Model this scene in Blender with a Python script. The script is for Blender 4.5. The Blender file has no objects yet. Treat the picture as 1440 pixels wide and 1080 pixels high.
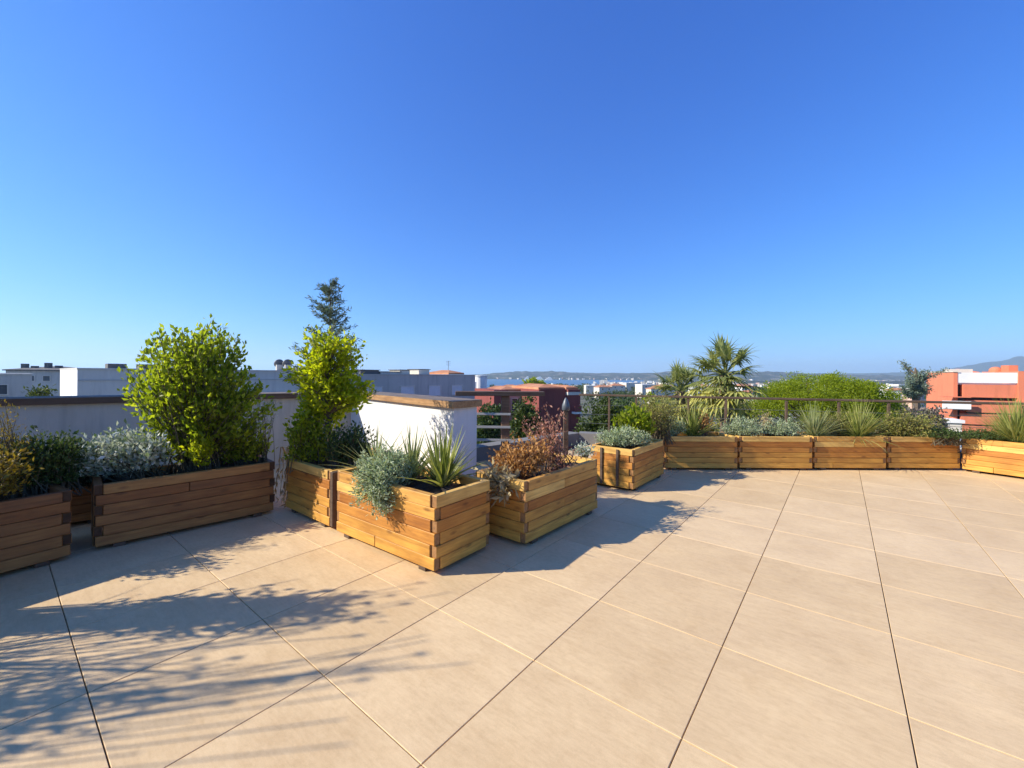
import bpy, bmesh, math, random
import numpy as np
from mathutils import Vector, Matrix, noise as mnoise
R = math.radians
sc = bpy.context.scene
COL = sc.collection
rng = np.random.default_rng(7)
random.seed(7)

# ------------------------------------------------------------------ camera
F = 582.0; ROLL = 0.0070; EYE = 1.5; HOR = 527.3
cd = bpy.data.cameras.new('camera'); cam = bpy.data.objects.new('camera', cd); COL.objects.link(cam)
cd.sensor_width = 36; cd.lens = 36 * F / 1440; cd.clip_start = .05; cd.clip_end = 60000
cd.shift_y = -(540 - HOR) / 1440
cam.matrix_world = Matrix.Translation((0, 0, EYE)) @ Matrix.Rotation(R(90), 4, 'X') @ Matrix.Rotation(ROLL, 4, 'Z')
sc.camera = cam

def ray(px, py):
    a = (px - 720) / F; b = (HOR - py) / F
    return (a * math.cos(ROLL) - b * math.sin(ROLL), 1.0, a * math.sin(ROLL) + b * math.cos(ROLL))
def at(px, py, Y):
    r = ray(px, py); return Vector((r[0] * Y, Y, EYE + r[2] * Y))
def fl(px, py, z=0.0):
    r = ray(px, py); t = (z - EYE) / r[2]; return Vector((r[0] * t, t, z))
def zat(px, py, Y): return at(px, py, Y).z
def xat(px, Y): return at(px, 540, Y).x

# ------------------------------------------------------------------ materials
def newmat(name):
    m = bpy.data.materials.new(name); m.use_nodes = True
    nt = m.node_tree; b = nt.nodes['Principled BSDF']
    return m, nt, b
def node(nt, t, **k):
    n = nt.nodes.new(t)
    for a, v in k.items(): setattr(n, a, v)
    return n
def ramp(nt, stops, fac=None):
    n = nt.nodes.new('ShaderNodeValToRGB'); e = n.color_ramp.elements
    e[0].position, e[0].color = stops[0][0], (*stops[0][1], 1)
    e[1].position, e[1].color = stops[-1][0], (*stops[-1][1], 1)
    for p, c in stops[1:-1]:
        x = e.new(p); x.color = (*c, 1)
    if fac is not None: nt.links.new(fac, n.inputs[0])
    return n
def coords(nt, scale=(1, 1, 1), kind='Object', rot=(0, 0, 0)):
    tc = node(nt, 'ShaderNodeTexCoord'); mp = node(nt, 'ShaderNodeMapping')
    mp.inputs['Scale'].default_value = scale; mp.inputs['Rotation'].default_value = rot
    nt.links.new(tc.outputs[kind], mp.inputs[0]); return mp.outputs[0]
def noisen(nt, vec, scale, detail=4, rough=.55):
    n = node(nt, 'ShaderNodeTexNoise'); n.inputs['Scale'].default_value = scale
    n.inputs['Detail'].default_value = detail; n.inputs['Roughness'].default_value = rough
    nt.links.new(vec, n.inputs['Vector']); return n.outputs['Fac']
def mixc(nt, a, b, fac, mode='MIX'):
    n = node(nt, 'ShaderNodeMix', data_type='RGBA', blend_type=mode)
    for s, v in ((6, a), (7, b), (0, fac)):
        if hasattr(v, 'links') or hasattr(v, 'is_linked'): nt.links.new(v, n.inputs[s])
        elif s == 0: n.inputs[0].default_value = v
        else: n.inputs[s].default_value = (*v, 1)
    return n.outputs[2]
def bump(nt, h, b, strength=.3, dist=.01):
    n = node(nt, 'ShaderNodeBump'); n.inputs['Strength'].default_value = strength; n.inputs['Distance'].default_value = dist
    nt.links.new(h, n.inputs['Height']); nt.links.new(n.outputs[0], b.inputs['Normal'])

def m_plain(name, c, rough=.7, var=.25, scale=6, bmp=.15, metal=0, bd=.01):
    m, nt, b = newmat(name); v = coords(nt)
    f = noisen(nt, v, scale, 5, .6)
    lo = tuple(x * (1 - var) for x in c); hi = tuple(min(1, x * (1 + var * .6)) for x in c)
    nt.links.new(ramp(nt, [(.3, lo), (.7, hi)], f).outputs[0], b.inputs['Base Color'])
    b.inputs['Roughness'].default_value = rough; b.inputs['Metallic'].default_value = metal
    if bmp: bump(nt, noisen(nt, v, scale * 12, 3), b, bmp, bd)
    return m
def m_wood(name, cols, rough=.62, gs=1.0, dark=.62):
    m, nt, b = newmat(name)
    g = node(nt, 'ShaderNodeNewGeometry')
    base = ramp(nt, cols, g.outputs['Random Per Island']).outputs[0]
    tc = node(nt, 'ShaderNodeTexCoord')
    add = node(nt, 'ShaderNodeVectorMath', operation='ADD')
    sc_ = node(nt, 'ShaderNodeVectorMath', operation='SCALE'); sc_.inputs['Scale'].default_value = 9
    cmb = node(nt, 'ShaderNodeCombineXYZ')
    for i in range(3): nt.links.new(g.outputs['Random Per Island'], cmb.inputs[i])
    nt.links.new(cmb.outputs[0], sc_.inputs[0]); nt.links.new(tc.outputs['Object'], add.inputs[0]); nt.links.new(sc_.outputs[0], add.inputs[1])
    mp = node(nt, 'ShaderNodeMapping'); mp.inputs['Scale'].default_value = (1.6 * gs, 22 * gs, 22 * gs); nt.links.new(add.outputs[0], mp.inputs[0])
    gr = noisen(nt, mp.outputs[0], 1.7, 6, .65)
    mp2 = node(nt, 'ShaderNodeMapping'); mp2.inputs['Scale'].default_value = (2.2, 5, 5); nt.links.new(add.outputs[0], mp2.inputs[0])
    st = noisen(nt, mp2.outputs[0], 1.5, 3, .5)
    vor = node(nt, 'ShaderNodeTexVoronoi'); vor.inputs['Scale'].default_value = 1.0
    mp3 = node(nt, 'ShaderNodeMapping'); mp3.inputs['Scale'].default_value = (3.2, 9, 9); nt.links.new(add.outputs[0], mp3.inputs[0])
    nt.links.new(mp3.outputs[0], vor.inputs['Vector'])
    knot = ramp(nt, [(.06, (.35, .28, .22)), (.17, (1, 1, 1))], vor.outputs['Distance']).outputs[0]
    c1 = mixc(nt, base, ramp(nt, [(.36, (dark, dark * .92, dark * .85)), (.62, (1, 1, 1))], gr).outputs[0], .85, 'MULTIPLY')
    c2 = mixc(nt, c1, ramp(nt, [(.3, (.72, .62, .52)), (.6, (1.0, 1.0, 1.0)), (.75, (1.12, 1.1, 1.05))], st).outputs[0], .8, 'MULTIPLY')
    c3 = mixc(nt, c2, knot, .7, 'MULTIPLY')
    nt.links.new(c3, b.inputs['Base Color']); b.inputs['Roughness'].default_value = rough
    bump(nt, gr, b, .35, .004)
    return m
def m_leaf(name, cols, trans=.35, rough=.5, tint=(1.25, 1.2, .6), spec=.3):
    m, nt, b = newmat(name); g = node(nt, 'ShaderNodeNewGeometry')
    n = len(cols); c = ramp(nt, [(i / (n - 1), k) for i, k in enumerate(cols)], g.outputs['Random Per Island']).outputs[0]
    nt.links.new(c, b.inputs['Base Color']); b.inputs['Roughness'].default_value = rough
    b.inputs['Specular IOR Level'].default_value = spec
    t = node(nt, 'ShaderNodeBsdfTranslucent'); nt.links.new(mixc(nt, c, tint, 1.0, 'MULTIPLY'), t.inputs[0])
    mx = node(nt, 'ShaderNodeMixShader'); mx.inputs[0].default_value = trans
    nt.links.new(b.outputs[0], mx.inputs[1]); nt.links.new(t.outputs[0], mx.inputs[2])
    nt.links.new(mx.outputs[0], nt.nodes['Material Output'].inputs['Surface'])
    return m

WOODC = [(0, (.48, .175, .020)), (.2, (.80, .45, .085)), (.38, (.57, .225, .026)), (.56, (.86, .55, .145)), (.75, (.63, .28, .038)), (.9, (.74, .39, .065)), (1, (.52, .225, .030))]
M = {}
M['wood'] = m_wood('planter_wood', WOODC)
M['wood_end'] = m_plain('wood_end_grain', (.34, .165, .055), .85, .35, 30, .3)
M['wood_damp'] = m_wood('planter_wood_darkened', [(0, (.28, .105, .020)), (.25, (.42, .19, .042)), (.5, (.22, .082, .020)), (.75, (.46, .23, .058)), (1, (.31, .125, .028))])  # darker planter wood; the shade on the left planters is in its colour
M['wood_damp_end'] = m_plain('wood_end_darkened', (.075, .036, .014), .9, .35, 30, .3)  # matching end grain, with the same shade in its colour
M['wood_old_and_shade'] = m_wood('weathered_wood_and_shade', [(0, (.085, .055, .035)), (.5, (.11, .07, .042)), (1, (.14, .09, .055))], .75)  # weathered timber; also serves as painted shade on the left coping
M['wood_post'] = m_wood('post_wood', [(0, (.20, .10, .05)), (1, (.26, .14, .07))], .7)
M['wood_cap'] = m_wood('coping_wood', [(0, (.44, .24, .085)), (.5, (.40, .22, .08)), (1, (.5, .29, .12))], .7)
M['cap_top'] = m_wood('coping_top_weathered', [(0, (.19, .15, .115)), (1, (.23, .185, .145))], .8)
M['soil'] = m_plain('soil', (.055, .038, .025), .95, .5, 25, .9, bd=.03)
def m_render(name, c, streak=.12, rough=.9, scale=1.0):
    m, nt, b = newmat(name); v = coords(nt); vs = coords(nt, (1.6 * scale, 1.6 * scale, .16 * scale))
    f = noisen(nt, v, .5 * scale, 6, .6); g = noisen(nt, vs, 2.0, 6, .7); h = noisen(nt, v, 55 * scale, 3)
    lo = tuple(x * (1 - streak) for x in c)
    a = ramp(nt, [(.35, lo), (.65, c)], f).outputs[0]
    a = mixc(nt, a, ramp(nt, [(.33, (1 - streak * 1.6,) * 3), (.5, (1, 1, 1))], g).outputs[0], .8, 'MULTIPLY')
    nt.links.new(a, b.inputs['Base Color']); b.inputs['Roughness'].default_value = rough; bump(nt, h, b, .5, .006); return m
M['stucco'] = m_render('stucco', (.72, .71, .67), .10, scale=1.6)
M['stucco_shaded'] = m_render('stucco_shaded', (.50, .48, .41), .14, scale=1.6)  # duller copy of the stucco; the left wing's shade is in its colour
M['conc'] = m_plain('concrete', (.19, .18, .165), .9, .2, 2.5, .3)
M['slab'] = m_plain('slab_dark', (.045, .042, .04), .95, .3, 3, 0)
M['bark'] = m_plain('bark', (.15, .105, .07), .9, .4, 20, .5)
M['stem'] = m_plain('stem', (.11, .085, .045), .8, .4, 30, 0)
M['dstem'] = m_plain('dry_stem', (.20, .12, .07), .85, .4, 30, 0)
M['metal_grey'] = m_plain('grey_metal', (.13, .135, .14), .55, .15, 8, 0, .2)
M['cable'] = m_plain('pale_cable', (.50, .47, .40), .5, .1, 8, 0, .2)
M['white'] = m_plain('white_render', (.80, .78, .73), .85, .08, .5, .1)
M['cream'] = m_plain('cream_render', (.66, .59, .48), .85, .12, .4, .1)
M['greyb'] = m_render('grey_render', (.66, .62, .54), .14, scale=.5)
M['greyb2'] = m_render('grey_render_old', (.52, .50, .45), .16, scale=.5)
M['pinkb'] = m_plain('pink_render', (.62, .40, .30), .85, .12, .4, .1)
M['terra'] = m_render('terracotta_render', (.72, .215, .108), .12, scale=.5)
M['brick'] = m_render('dark_red_render', (.27, .066, .052), .18, scale=.5)
M['dark'] = m_plain('dark_recess', (.03, .028, .03), .6, .2, 2, 0)
M['roofdark'] = m_plain('roof_felt', (.13, .125, .12), .9, .2, 1, .2)
def m_glass():
    m, nt, b = newmat('window_glass'); b.inputs['Base Color'].default_value = (.05, .065, .08, 1); b.inputs['Roughness'].default_value = .12
    return m
M['glass'] = m_glass()
M['blind'] = m_plain('pale_blind', (.62, .63, .64), .6, .1, 2, 0)
M['lampgrey'] = m_plain('lamp_grey', (.10, .11, .12), .4, .1, 8, 0)
def m_tileroof():
    m, nt, b = newmat('clay_roof_tiles'); v = coords(nt)
    w = node(nt, 'ShaderNodeTexWave'); w.inputs['Scale'].default_value = 2.2; w.inputs['Distortion'].default_value = .6
    nt.links.new(v, w.inputs['Vector'])
    f = noisen(nt, v, .8, 5)
    c = ramp(nt, [(.3, (.46, .17, .075)), (.7, (.62, .30, .15))], f).outputs[0]
    c = mixc(nt, c, ramp(nt, [(.1, (.6, .55, .5)), (.5, (1, 1, 1))], w.outputs['Fac']).outputs[0], .7, 'MULTIPLY')
    nt.links.new(c, b.inputs['Base Color']); b.inputs['Roughness'].default_value = .85; bump(nt, w.outputs['Fac'], b, .5, .05); return m
M['rooftile'] = m_tileroof()
def m_floor():
    m, nt, b = newmat('beige_stone_tile')
    g = node(nt, 'ShaderNodeNewGeometry')
    tc = node(nt, 'ShaderNodeTexCoord'); sc1 = node(nt, 'ShaderNodeVectorMath', operation='SCALE'); sc1.inputs['Scale'].default_value = 37
    cmb = node(nt, 'ShaderNodeCombineXYZ'); ad = node(nt, 'ShaderNodeVectorMath', operation='ADD')
    for i in range(3): nt.links.new(g.outputs['Random Per Island'], cmb.inputs[i])
    nt.links.new(cmb.outputs[0], sc1.inputs[0]); nt.links.new(tc.outputs['Object'], ad.inputs[0]); nt.links.new(sc1.outputs[0], ad.inputs[1])
    def mapped(scale, rot):
        mp = node(nt, 'ShaderNodeMapping'); mp.inputs['Scale'].default_value = scale; mp.inputs['Rotation'].default_value = (0, 0, rot)
        nt.links.new(ad.outputs[0], mp.inputs[0]); return mp.outputs[0]
    v = mapped((13.0, 3.0, 1), R(14)); v2 = mapped((2.2, 2.2, 1), 0); v3 = mapped((30, 5, 1), R(20))
    tone = ramp(nt, [(0, (.670, .472, .250)), (.5, (.705, .500, .270)), (1, (.735, .530, .296))], g.outputs['Random Per Island']).outputs[0]
    f1 = noisen(nt, v, 1.3, 7, .62)
    f2 = noisen(nt, v2, 1.1, 4, .5)
    f3 = noisen(nt, v3, 2.2, 6, .65)
    f4 = noisen(nt, v2, 160, 2, .5)
    c = mixc(nt, tone, ramp(nt, [(.30, (.84, .80, .74)), (.5, (1, 1, 1)), (.72, (1.07, 1.07, 1.07))], f1).outputs[0], .30, 'MULTIPLY')
    c = mixc(nt, c, ramp(nt, [(.32, (.90, .88, .86)), (.65, (1.04, 1.04, 1.03))], f2).outputs[0], .7, 'MULTIPLY')
    c = mixc(nt, c, ramp(nt, [(.35, (.88, .84, .80)), (.6, (1.03, 1.03, 1.03))], f3).outputs[0], .45, 'MULTIPLY')
    f6 = noisen(nt, mapped((1.5, 1, 1), 0), 26, 5, .7)
    c = mixc(nt, c, ramp(nt, [(.34, (.88, .86, .83)), (.5, (1, 1, 1)), (.66, (1.05, 1.05, 1.05))], f6).outputs[0], .5, 'MULTIPLY')
    f5 = noisen(nt, mapped((1, 1, 1), 0), 3.2, 9, .72)
    c = mixc(nt, c, ramp(nt, [(.36, (.86, .81, .74)), (.47, (1, 1, 1)), (.62, (1.03, 1.04, 1.06))], f5).outputs[0], .32, 'MULTIPLY')
    c = mixc(nt, c, ramp(nt, [(.35, (.90, .93, .93)), (.65, (1.04, 1.04, 1.04))], f4).outputs[0], .7, 'MULTIPLY')
    nt.links.new(c, b.inputs['Base Color'])
    nt.links.new(ramp(nt, [(.3, (.50,) * 3), (.7, (.72,) * 3)], f1).outputs[0], b.inputs['Roughness'])
    b.inputs['Specular IOR Level'].default_value = .35
    bump(nt, f4, b, .12, .002); return m
M['floor'] = m_floor()
# foliage
M['lf_green'] = m_leaf('leaf_green', [(.11, .14, .012), (.20, .25, .018), (.32, .35, .03), (.15, .19, .016), (.40, .41, .05)], .62, tint=(1.5, 1.6, .6))
M['lf_yel'] = m_leaf('leaf_yellow_green', [(.20, .26, .010), (.33, .38, .016), (.44, .45, .024), (.26, .32, .014)], .62, tint=(1.5, 1.5, .55))
M['lf_dark'] = m_leaf('leaf_dark_green', [(.03, .06, .016), (.06, .10, .026), (.10, .14, .036)], .3)
M['lf_teal'] = m_leaf('leaf_blue_green', [(.03, .055, .035), (.06, .095, .06), (.09, .13, .085)], .25, tint=(1, 1.1, .8))
M['lf_silver'] = m_leaf('leaf_silver', [(.30, .36, .18), (.47, .53, .31), (.64, .68, .46), (.38, .45, .24), (.22, .30, .13)], .36, tint=(1, 1.05, .8))
M['lf_white'] = m_leaf('leaf_white_variegated', [(.10, .16, .07), (.50, .52, .40), (.76, .76, .66), (.20, .27, .12), (.62, .63, .52)], .25, tint=(1, 1.05, .8))
M['lf_dry'] = m_leaf('leaf_dry_brown', [(.30, .13, .035), (.46, .23, .065), (.58, .33, .11), (.36, .155, .04)], .3, tint=(1.1, 1, .7))
M['lf_red'] = m_leaf('leaf_dry_red', [(.30, .11, .06), (.46, .21, .14), (.56, .30, .21), (.36, .15, .07)], .3, tint=(1.1, 1, .8))
M['lf_straw'] = m_leaf('leaf_straw', [(.42, .32, .15), (.58, .47, .25), (.34, .23, .10)], .3, tint=(1.1, 1, .7))
M['lf_heath'] = m_leaf('leaf_heath_bronze', [(.16, .11, .025), (.26, .19, .03), (.36, .25, .025), (.12, .14, .03)], .3)
M['lf_con'] = m_leaf('leaf_conifer', [(.09, .13, .09), (.15, .20, .135), (.22, .27, .18)], .2, tint=(1, 1.1, .8))
M['lf_blade'] = m_leaf('leaf_blade', [(.14, .18, .035), (.27, .30, .065), (.46, .45, .15), (.19, .24, .05)], .3)
M['lf_blade2'] = m_leaf('leaf_blade_grey', [(.19, .23, .085), (.33, .36, .16), (.48, .48, .25)], .3)
M['lf_pine'] = m_leaf('leaf_umbrella_pine', [(.13, .18, .008), (.24, .31, .013), (.36, .42, .02), (.17, .23, .01)], .5, tint=(1.4, 1.3, .6))
M['lf_tree'] = m_leaf('leaf_tree', [(.035, .058, .012), (.065, .095, .018), (.10, .135, .025)], .3)
M['lf_olive'] = m_leaf('leaf_olive', [(.14, .17, .03), (.26, .26, .06), (.38, .33, .09), (.20, .18, .06)], .3)
M['lf_mauve'] = m_leaf('leaf_mauve', [(.13, .10, .085), (.20, .15, .125), (.27, .22, .18), (.08, .09, .04)], .2, tint=(1, 1, .9))
M['lf_palm'] = m_leaf('leaf_palm', [(.20, .24, .08), (.32, .35, .12), (.44, .45, .18)], .45, tint=(1.1, 1.1, .7))
M['lf_palmdead'] = m_leaf('leaf_palm_dead', [(.46, .42, .08), (.56, .54, .15), (.40, .38, .12), (.34, .38, .10)], .3, tint=(1.1, 1, .7))

# ------------------------------------------------------------------ mesh builder
class MB:
    def __init__(s): s.v = []; s.f = []; s.m = []; s.n = 0
    def add(s, V, Fs, mi=0):
        V = np.asarray(V, float).reshape(-1, 3); s.v.append(V)
        for f in Fs: s.f.append(tuple(i + s.n for i in f)); s.m.append(mi)
        s.n += len(V)
    def box(s, c, d, mi=0, rz=0, endmi=None):
        cx, cy, cz = c; x, y, z = d[0] / 2, d[1] / 2, d[2] / 2
        V = np.array([(a, b, e) for e in (-z, z) for a, b in ((-x, -y), (x, -y), (x, y), (-x, y))])
        if rz:
            c_, s_ = math.cos(rz), math.sin(rz); V = np.stack([V[:, 0] * c_ - V[:, 1] * s_, V[:, 0] * s_ + V[:, 1] * c_, V[:, 2]], 1)
        V = V + np.array([cx, cy, cz])
        Fs = [(3, 2, 1, 0), (4, 5, 6, 7), (0, 1, 5, 4), (1, 2, 6, 5), (2, 3, 7, 6), (3, 0, 4, 7)]
        n0 = len(s.m); s.add(V, Fs, mi)
        if endmi is not None: s.m[n0 + 3] = endmi; s.m[n0 + 5] = endmi
        return s
    def prism(s, poly, z0, z1, mi=0, topmi=None):
        n = len(poly); V = [(p[0], p[1], z0) for p in poly] + [(p[0], p[1], z1) for p in poly]
        Fs = [tuple(range(n - 1, -1, -1)), tuple(range(n, 2 * n))] + [(i, (i + 1) % n, n + (i + 1) % n, n + i) for i in range(n)]
        n0 = len(s.m); s.add(V, Fs, mi)
        if topmi is not None: s.m[n0 + 1] = topmi
        return s
    def tube(s, pts, rad, n=5, mi=0):
        pts = np.asarray(pts, float); k = len(pts)
        if np.isscalar(rad): rad = [rad] * k
        t = np.gradient(pts, axis=0); t /= np.linalg.norm(t, axis=1)[:, None] + 1e-9
        ref = np.array([.31, .17, .93]) if abs(t[0][2]) < .9 else np.array([1., .2, .1])
        a = np.cross(t, ref); a /= np.linalg.norm(a, axis=1)[:, None] + 1e-9; b = np.cross(t, a)
        ang = np.arange(n) * 2 * math.pi / n
        V = (pts[:, None, :] + np.asarray(rad)[:, None, None] * (a[:, None, :] * np.cos(ang)[None, :, None] + b[:, None, :] * np.sin(ang)[None, :, None])).reshape(-1, 3)
        Fs = [(i * n + j, i * n + (j + 1) % n, (i + 1) * n + (j + 1) % n, (i + 1) * n + j) for i in range(k - 1) for j in range(n)]
        Fs += [tuple(range(n - 1, -1, -1)), tuple((k - 1) * n + j for j in range(n))]
        s.add(V, Fs, mi); return s
    def lathe(s, prof, c=(0, 0, 0), n=16, mi=0):
        V = [(c[0] + r * math.cos(2 * math.pi * j / n), c[1] + r * math.sin(2 * math.pi * j / n), c[2] + z) for r, z in prof for j in range(n)]
        k = len(prof)
        Fs = [(i * n + j, i * n + (j + 1) % n, (i + 1) * n + (j + 1) % n, (i + 1) * n + j) for i in range(k - 1) for j in range(n)]
        Fs += [tuple(range(n - 1, -1, -1)), tuple((k - 1) * n + j for j in range(n))]
        s.add(V, Fs, mi); return s
    def leaves(s, P, D, L, W, mi=0, fold=.18):
        P = np.asarray(P, float); n = len(P)
        if n == 0: return s
        D = np.asarray(D, float); D = D / (np.linalg.norm(D, axis=1)[:, None] + 1e-9)
        q = rng.normal(size=(n, 3)); sd = np.cross(D, q); sd /= np.linalg.norm(sd, axis=1)[:, None] + 1e-9
        nn = np.cross(D, sd); L = np.broadcast_to(L, (n,))[:, None]; W = np.broadcast_to(W, (n,))[:, None]
        V = np.stack([P, P + D * L * .48 + sd * W * .5 + nn * W * fold, P + D * L, P + D * L * .48 - sd * W * .5 + nn * W * fold], 1).reshape(-1, 3)
        base = s.n; s.v.append(V)
        s.f.extend([(base + 4 * i, base + 4 * i + 1, base + 4 * i + 2, base + 4 * i + 3) for i in range(n)]); s.m.extend([mi] * n); s.n += 4 * n
        return s
    def blade(s, p, d, L, W, droop, segs=5, mi=0, fold=.25):
        d = np.asarray(d, float); d /= np.linalg.norm(d); p = np.asarray(p, float)
        side = np.cross(d, (0, 0, 1)); side /= np.linalg.norm(side) + 1e-9
        V = []; cur = p.copy(); dd = d.copy()
        for i in range(segs + 1):
            t = i / segs; w = W * (.65 + .35 * math.sin(math.pi * min(1, t * 1.4))) * (1 - t ** 2.2) + .0012
            up = np.cross(side, dd)
            V += [cur - side * w / 2 + up * w * fold, cur, cur + side * w / 2 + up * w * fold]
            cur = cur + dd * L / segs; dd = dd + np.array([0, 0, -droop / segs]); dd /= np.linalg.norm(dd)
        Fs = []
        for i in range(segs):
            a = 3 * i; Fs += [(a, a + 1, a + 4, a + 3), (a + 1, a + 2, a + 5, a + 4)]
        s.add(V, Fs, mi); return s
    def build(s, name, mats, parent=None, smooth=False, bevel=0):
        me = bpy.data.meshes.new(name)
        V = np.concatenate(s.v) if s.v else np.zeros((0, 3))
        me.from_pydata(V.tolist(), [], s.f)
        if not isinstance(mats, (list, tuple)): mats = [mats]
        for m in mats: me.materials.append(m)
        me.polygons.foreach_set('material_index', s.m)
        if bevel:
            bm = bmesh.new(); bm.from_mesh(me)
            bmesh.ops.bevel(bm, geom=bm.edges[:], offset=bevel, segments=1, affect='EDGES'); bm.to_mesh(me); bm.free()
        if smooth: me.polygons.foreach_set('use_smooth', [True] * len(me.polygons))
        me.update()
        o = bpy.data.objects.new(name, me); COL.objects.link(o)
        if parent is not None: o.parent = parent
        return o

def tag(o, label=None, cat=None, group=None, kind=None):
    if label: o['label'] = label
    if cat: o['category'] = cat
    if group: o['group'] = group
    if kind: o['kind'] = kind
    return o
def empty(name, loc, rz=0, label=None, cat=None, group=None):
    o = bpy.data.objects.new(name, None); COL.objects.link(o); o.location = loc; o.rotation_euler = (0, 0, rz); o.empty_display_size = .1
    return tag(o, label, cat, group)
def struct(name, o): o.name = name; o['kind'] = 'structure'; return o
def relink(o, parent):
    o.parent = parent; return o

# ------------------------------------------------------------------ world, sun
AZB = .13                                             # sun stands to the left, a little behind the camera
SUN_EL = R(31.5)
sx, sy = -1.0, -AZB; n_ = math.hypot(sx, sy); sx /= n_; sy /= n_
sdir = Vector((sx * math.cos(SUN_EL), sy * math.cos(SUN_EL), math.sin(SUN_EL)))
w = bpy.data.worlds.new('World'); sc.world = w; w.use_nodes = True
nt = w.node_tree; bg = nt.nodes['Background']
sky = node(nt, 'ShaderNodeTexSky', sky_type='NISHITA'); sky.sun_disc = False
sky.sun_elevation = SUN_EL; sky.sun_rotation = math.atan2(sx, sy); sky.altitude = 0; sky.air_density = 1.0; sky.dust_density = .35; sky.ozone_density = 3.0
hs = node(nt, 'ShaderNodeHueSaturation'); hs.inputs['Saturation'].default_value = 1.0; hs.inputs['Value'].default_value = 1.0
den = node(nt, 'ShaderNodeVectorMath', operation='MULTIPLY_ADD'); den.inputs[1].default_value = (0, .055, .10); den.inputs[2].default_value = (1,) * 3
dv = node(nt, 'ShaderNodeVectorMath', operation='DIVIDE'); tn = node(nt, 'ShaderNodeVectorMath', operation='MULTIPLY'); tn.inputs[1].default_value = (.285, .605, 1.48)
nt.links.new(sky.outputs[0], den.inputs[0]); nt.links.new(sky.outputs[0], dv.inputs[0]); nt.links.new(den.outputs[0], dv.inputs[1]); nt.links.new(dv.outputs[0], tn.inputs[0])
pw1 = node(nt, 'ShaderNodeSeparateXYZ'); pc = node(nt, 'ShaderNodeCombineXYZ'); nt.links.new(tn.outputs[0], pw1.inputs[0])
for i_, (e_, k_) in enumerate(((1.18, 1.0), (1.14, 1.0), (1.0, 1.0))):
    pm = node(nt, 'ShaderNodeMath', operation='POWER'); pm.inputs[1].default_value = e_
    nt.links.new(pw1.outputs[i_], pm.inputs[0]); nt.links.new(pm.outputs[0], pc.inputs[i_])
nt.links.new(pc.outputs[0], hs.inputs['Color']); nt.links.new(hs.outputs[0], bg.inputs['Color'])
bg.inputs['Strength'].default_value = .105
sl = bpy.data.lights.new('sun', 'SUN'); so = bpy.data.objects.new('sun', sl); COL.objects.link(so)
sl.energy = 3.75; sl.angle = R(.55); sl.color = (1.0, .93, .80)
so.rotation_euler = sdir.to_track_quat('Z', 'Y').to_euler()
sc.view_settings.view_transform = 'Standard'; sc.view_settings.look = 'None'; sc.view_settings.gamma = 1; sc.view_settings.exposure = 1.05
sc.render.engine = 'CYCLES'; sc.cycles.use_denoising = True; sc.cycles.max_bounces = 12; sc.cycles.diffuse_bounces = 6; sc.cycles.transmission_bounces = 12; sc.cycles.transparent_max_bounces = 8; sc.cycles.volume_bounces = 1

# ------------------------------------------------------------------ terrace
U = Vector((.622, .783, 0)); Vn = Vector((.783, -.622, 0))      # tile axes: U runs away to the right, Vn towards the right
YAW_U = math.atan2(U.y, U.x)
ts = .7475
def uv(u, v): return U * u + Vn * v
C1 = fl(638, 574, 1.08); CB = fl(520, 561, 1.08); LA = fl(0, 571, 1.08); LB = fl(360, 561.6, 1.08)
def isect(p, q, r, s):
    d1 = q - p; d2 = s - r; den = d1.x * d2.y - d1.y * d2.x
    t = ((r.x - p.x) * d2.y - (r.y - p.y) * d2.x) / den; return p + d1 * t
C0 = isect(C1, CB, LA, LB); C0.z = 0; C1.z = 0
LD = (C0 - LA); LD.z = 0; LD.normalize()
CL = C0 - LD * 9.5
RA = Vector((-.95, 7.0, 0)); RB = Vector((.55, 7.1, 0)); RC = Vector((1.5, 9.2, 0)); RD = Vector((8.7, 6.94, 0)); RE = Vector((10.8, 1.0, 0))
terr = [(-12, -5), (CL.x, CL.y), (C0.x, C0.y), (C1.x, C1.y), (RA.x, RA.y), (RB.x, RB.y), (RC.x, RC.y), (RD.x, RD.y), (RE.x, RE.y), (10.8, -5)]
def inside(p, poly):
    c = False; j = len(poly) - 1
    for i in range(len(poly)):
        a, b = poly[i], poly[j]
        if (a[1] > p.y) != (b[1] > p.y) and p.x < (b[0] - a[0]) * (p.y - a[1]) / (b[1] - a[1]) + a[0]: c = not c
        j = i
    return c
tb = MB(); gap = .0048; bv = .0018
for i in range(-20, 22):
    for j in range(-20, 22):
        u0 = .288 + ts * i; v0 = -.507 + ts * j
        c = uv(u0 + ts / 2, v0 + ts / 2)
        if not inside(c, terr): continue
        dz = random.uniform(-.0006, .0006)
        a, b = u0 + gap / 2, u0 + ts - gap / 2; e, f = v0 + gap / 2, v0 + ts - gap / 2
        V = [(x, -y, z + dz) for (d, z) in ((bv, 0), (0, -bv), (0, -.018)) for x, y in ((a + d, e + d), (b - d, e + d), (b - d, f - d), (a + d, f - d))]
        Fs = [(3, 2, 1, 0)] + [(4 * k + q, 4 * k + (q + 1) % 4, 4 * k + 4 + (q + 1) % 4, 4 * k + 4 + q) for k in range(2) for q in range(4)]
        tb.add(V, Fs)
fo = struct('terrace_floor', tb.build('terrace_floor', M['floor'])); fo.rotation_euler = (0, 0, YAW_U)
struct('terrace_slab', MB().prism(terr[::-1], -.6, -.022).build('terrace_slab', M['slab']))
base = [((p[0]) * .985, p[1] * .985) for p in terr]
lower = MB().prism(base[::-1], -13, -.604)
bl = lower.build('apartment_building', M['cream']); tag(bl, 'cream apartment building under the tiled roof terrace', 'building')

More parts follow.
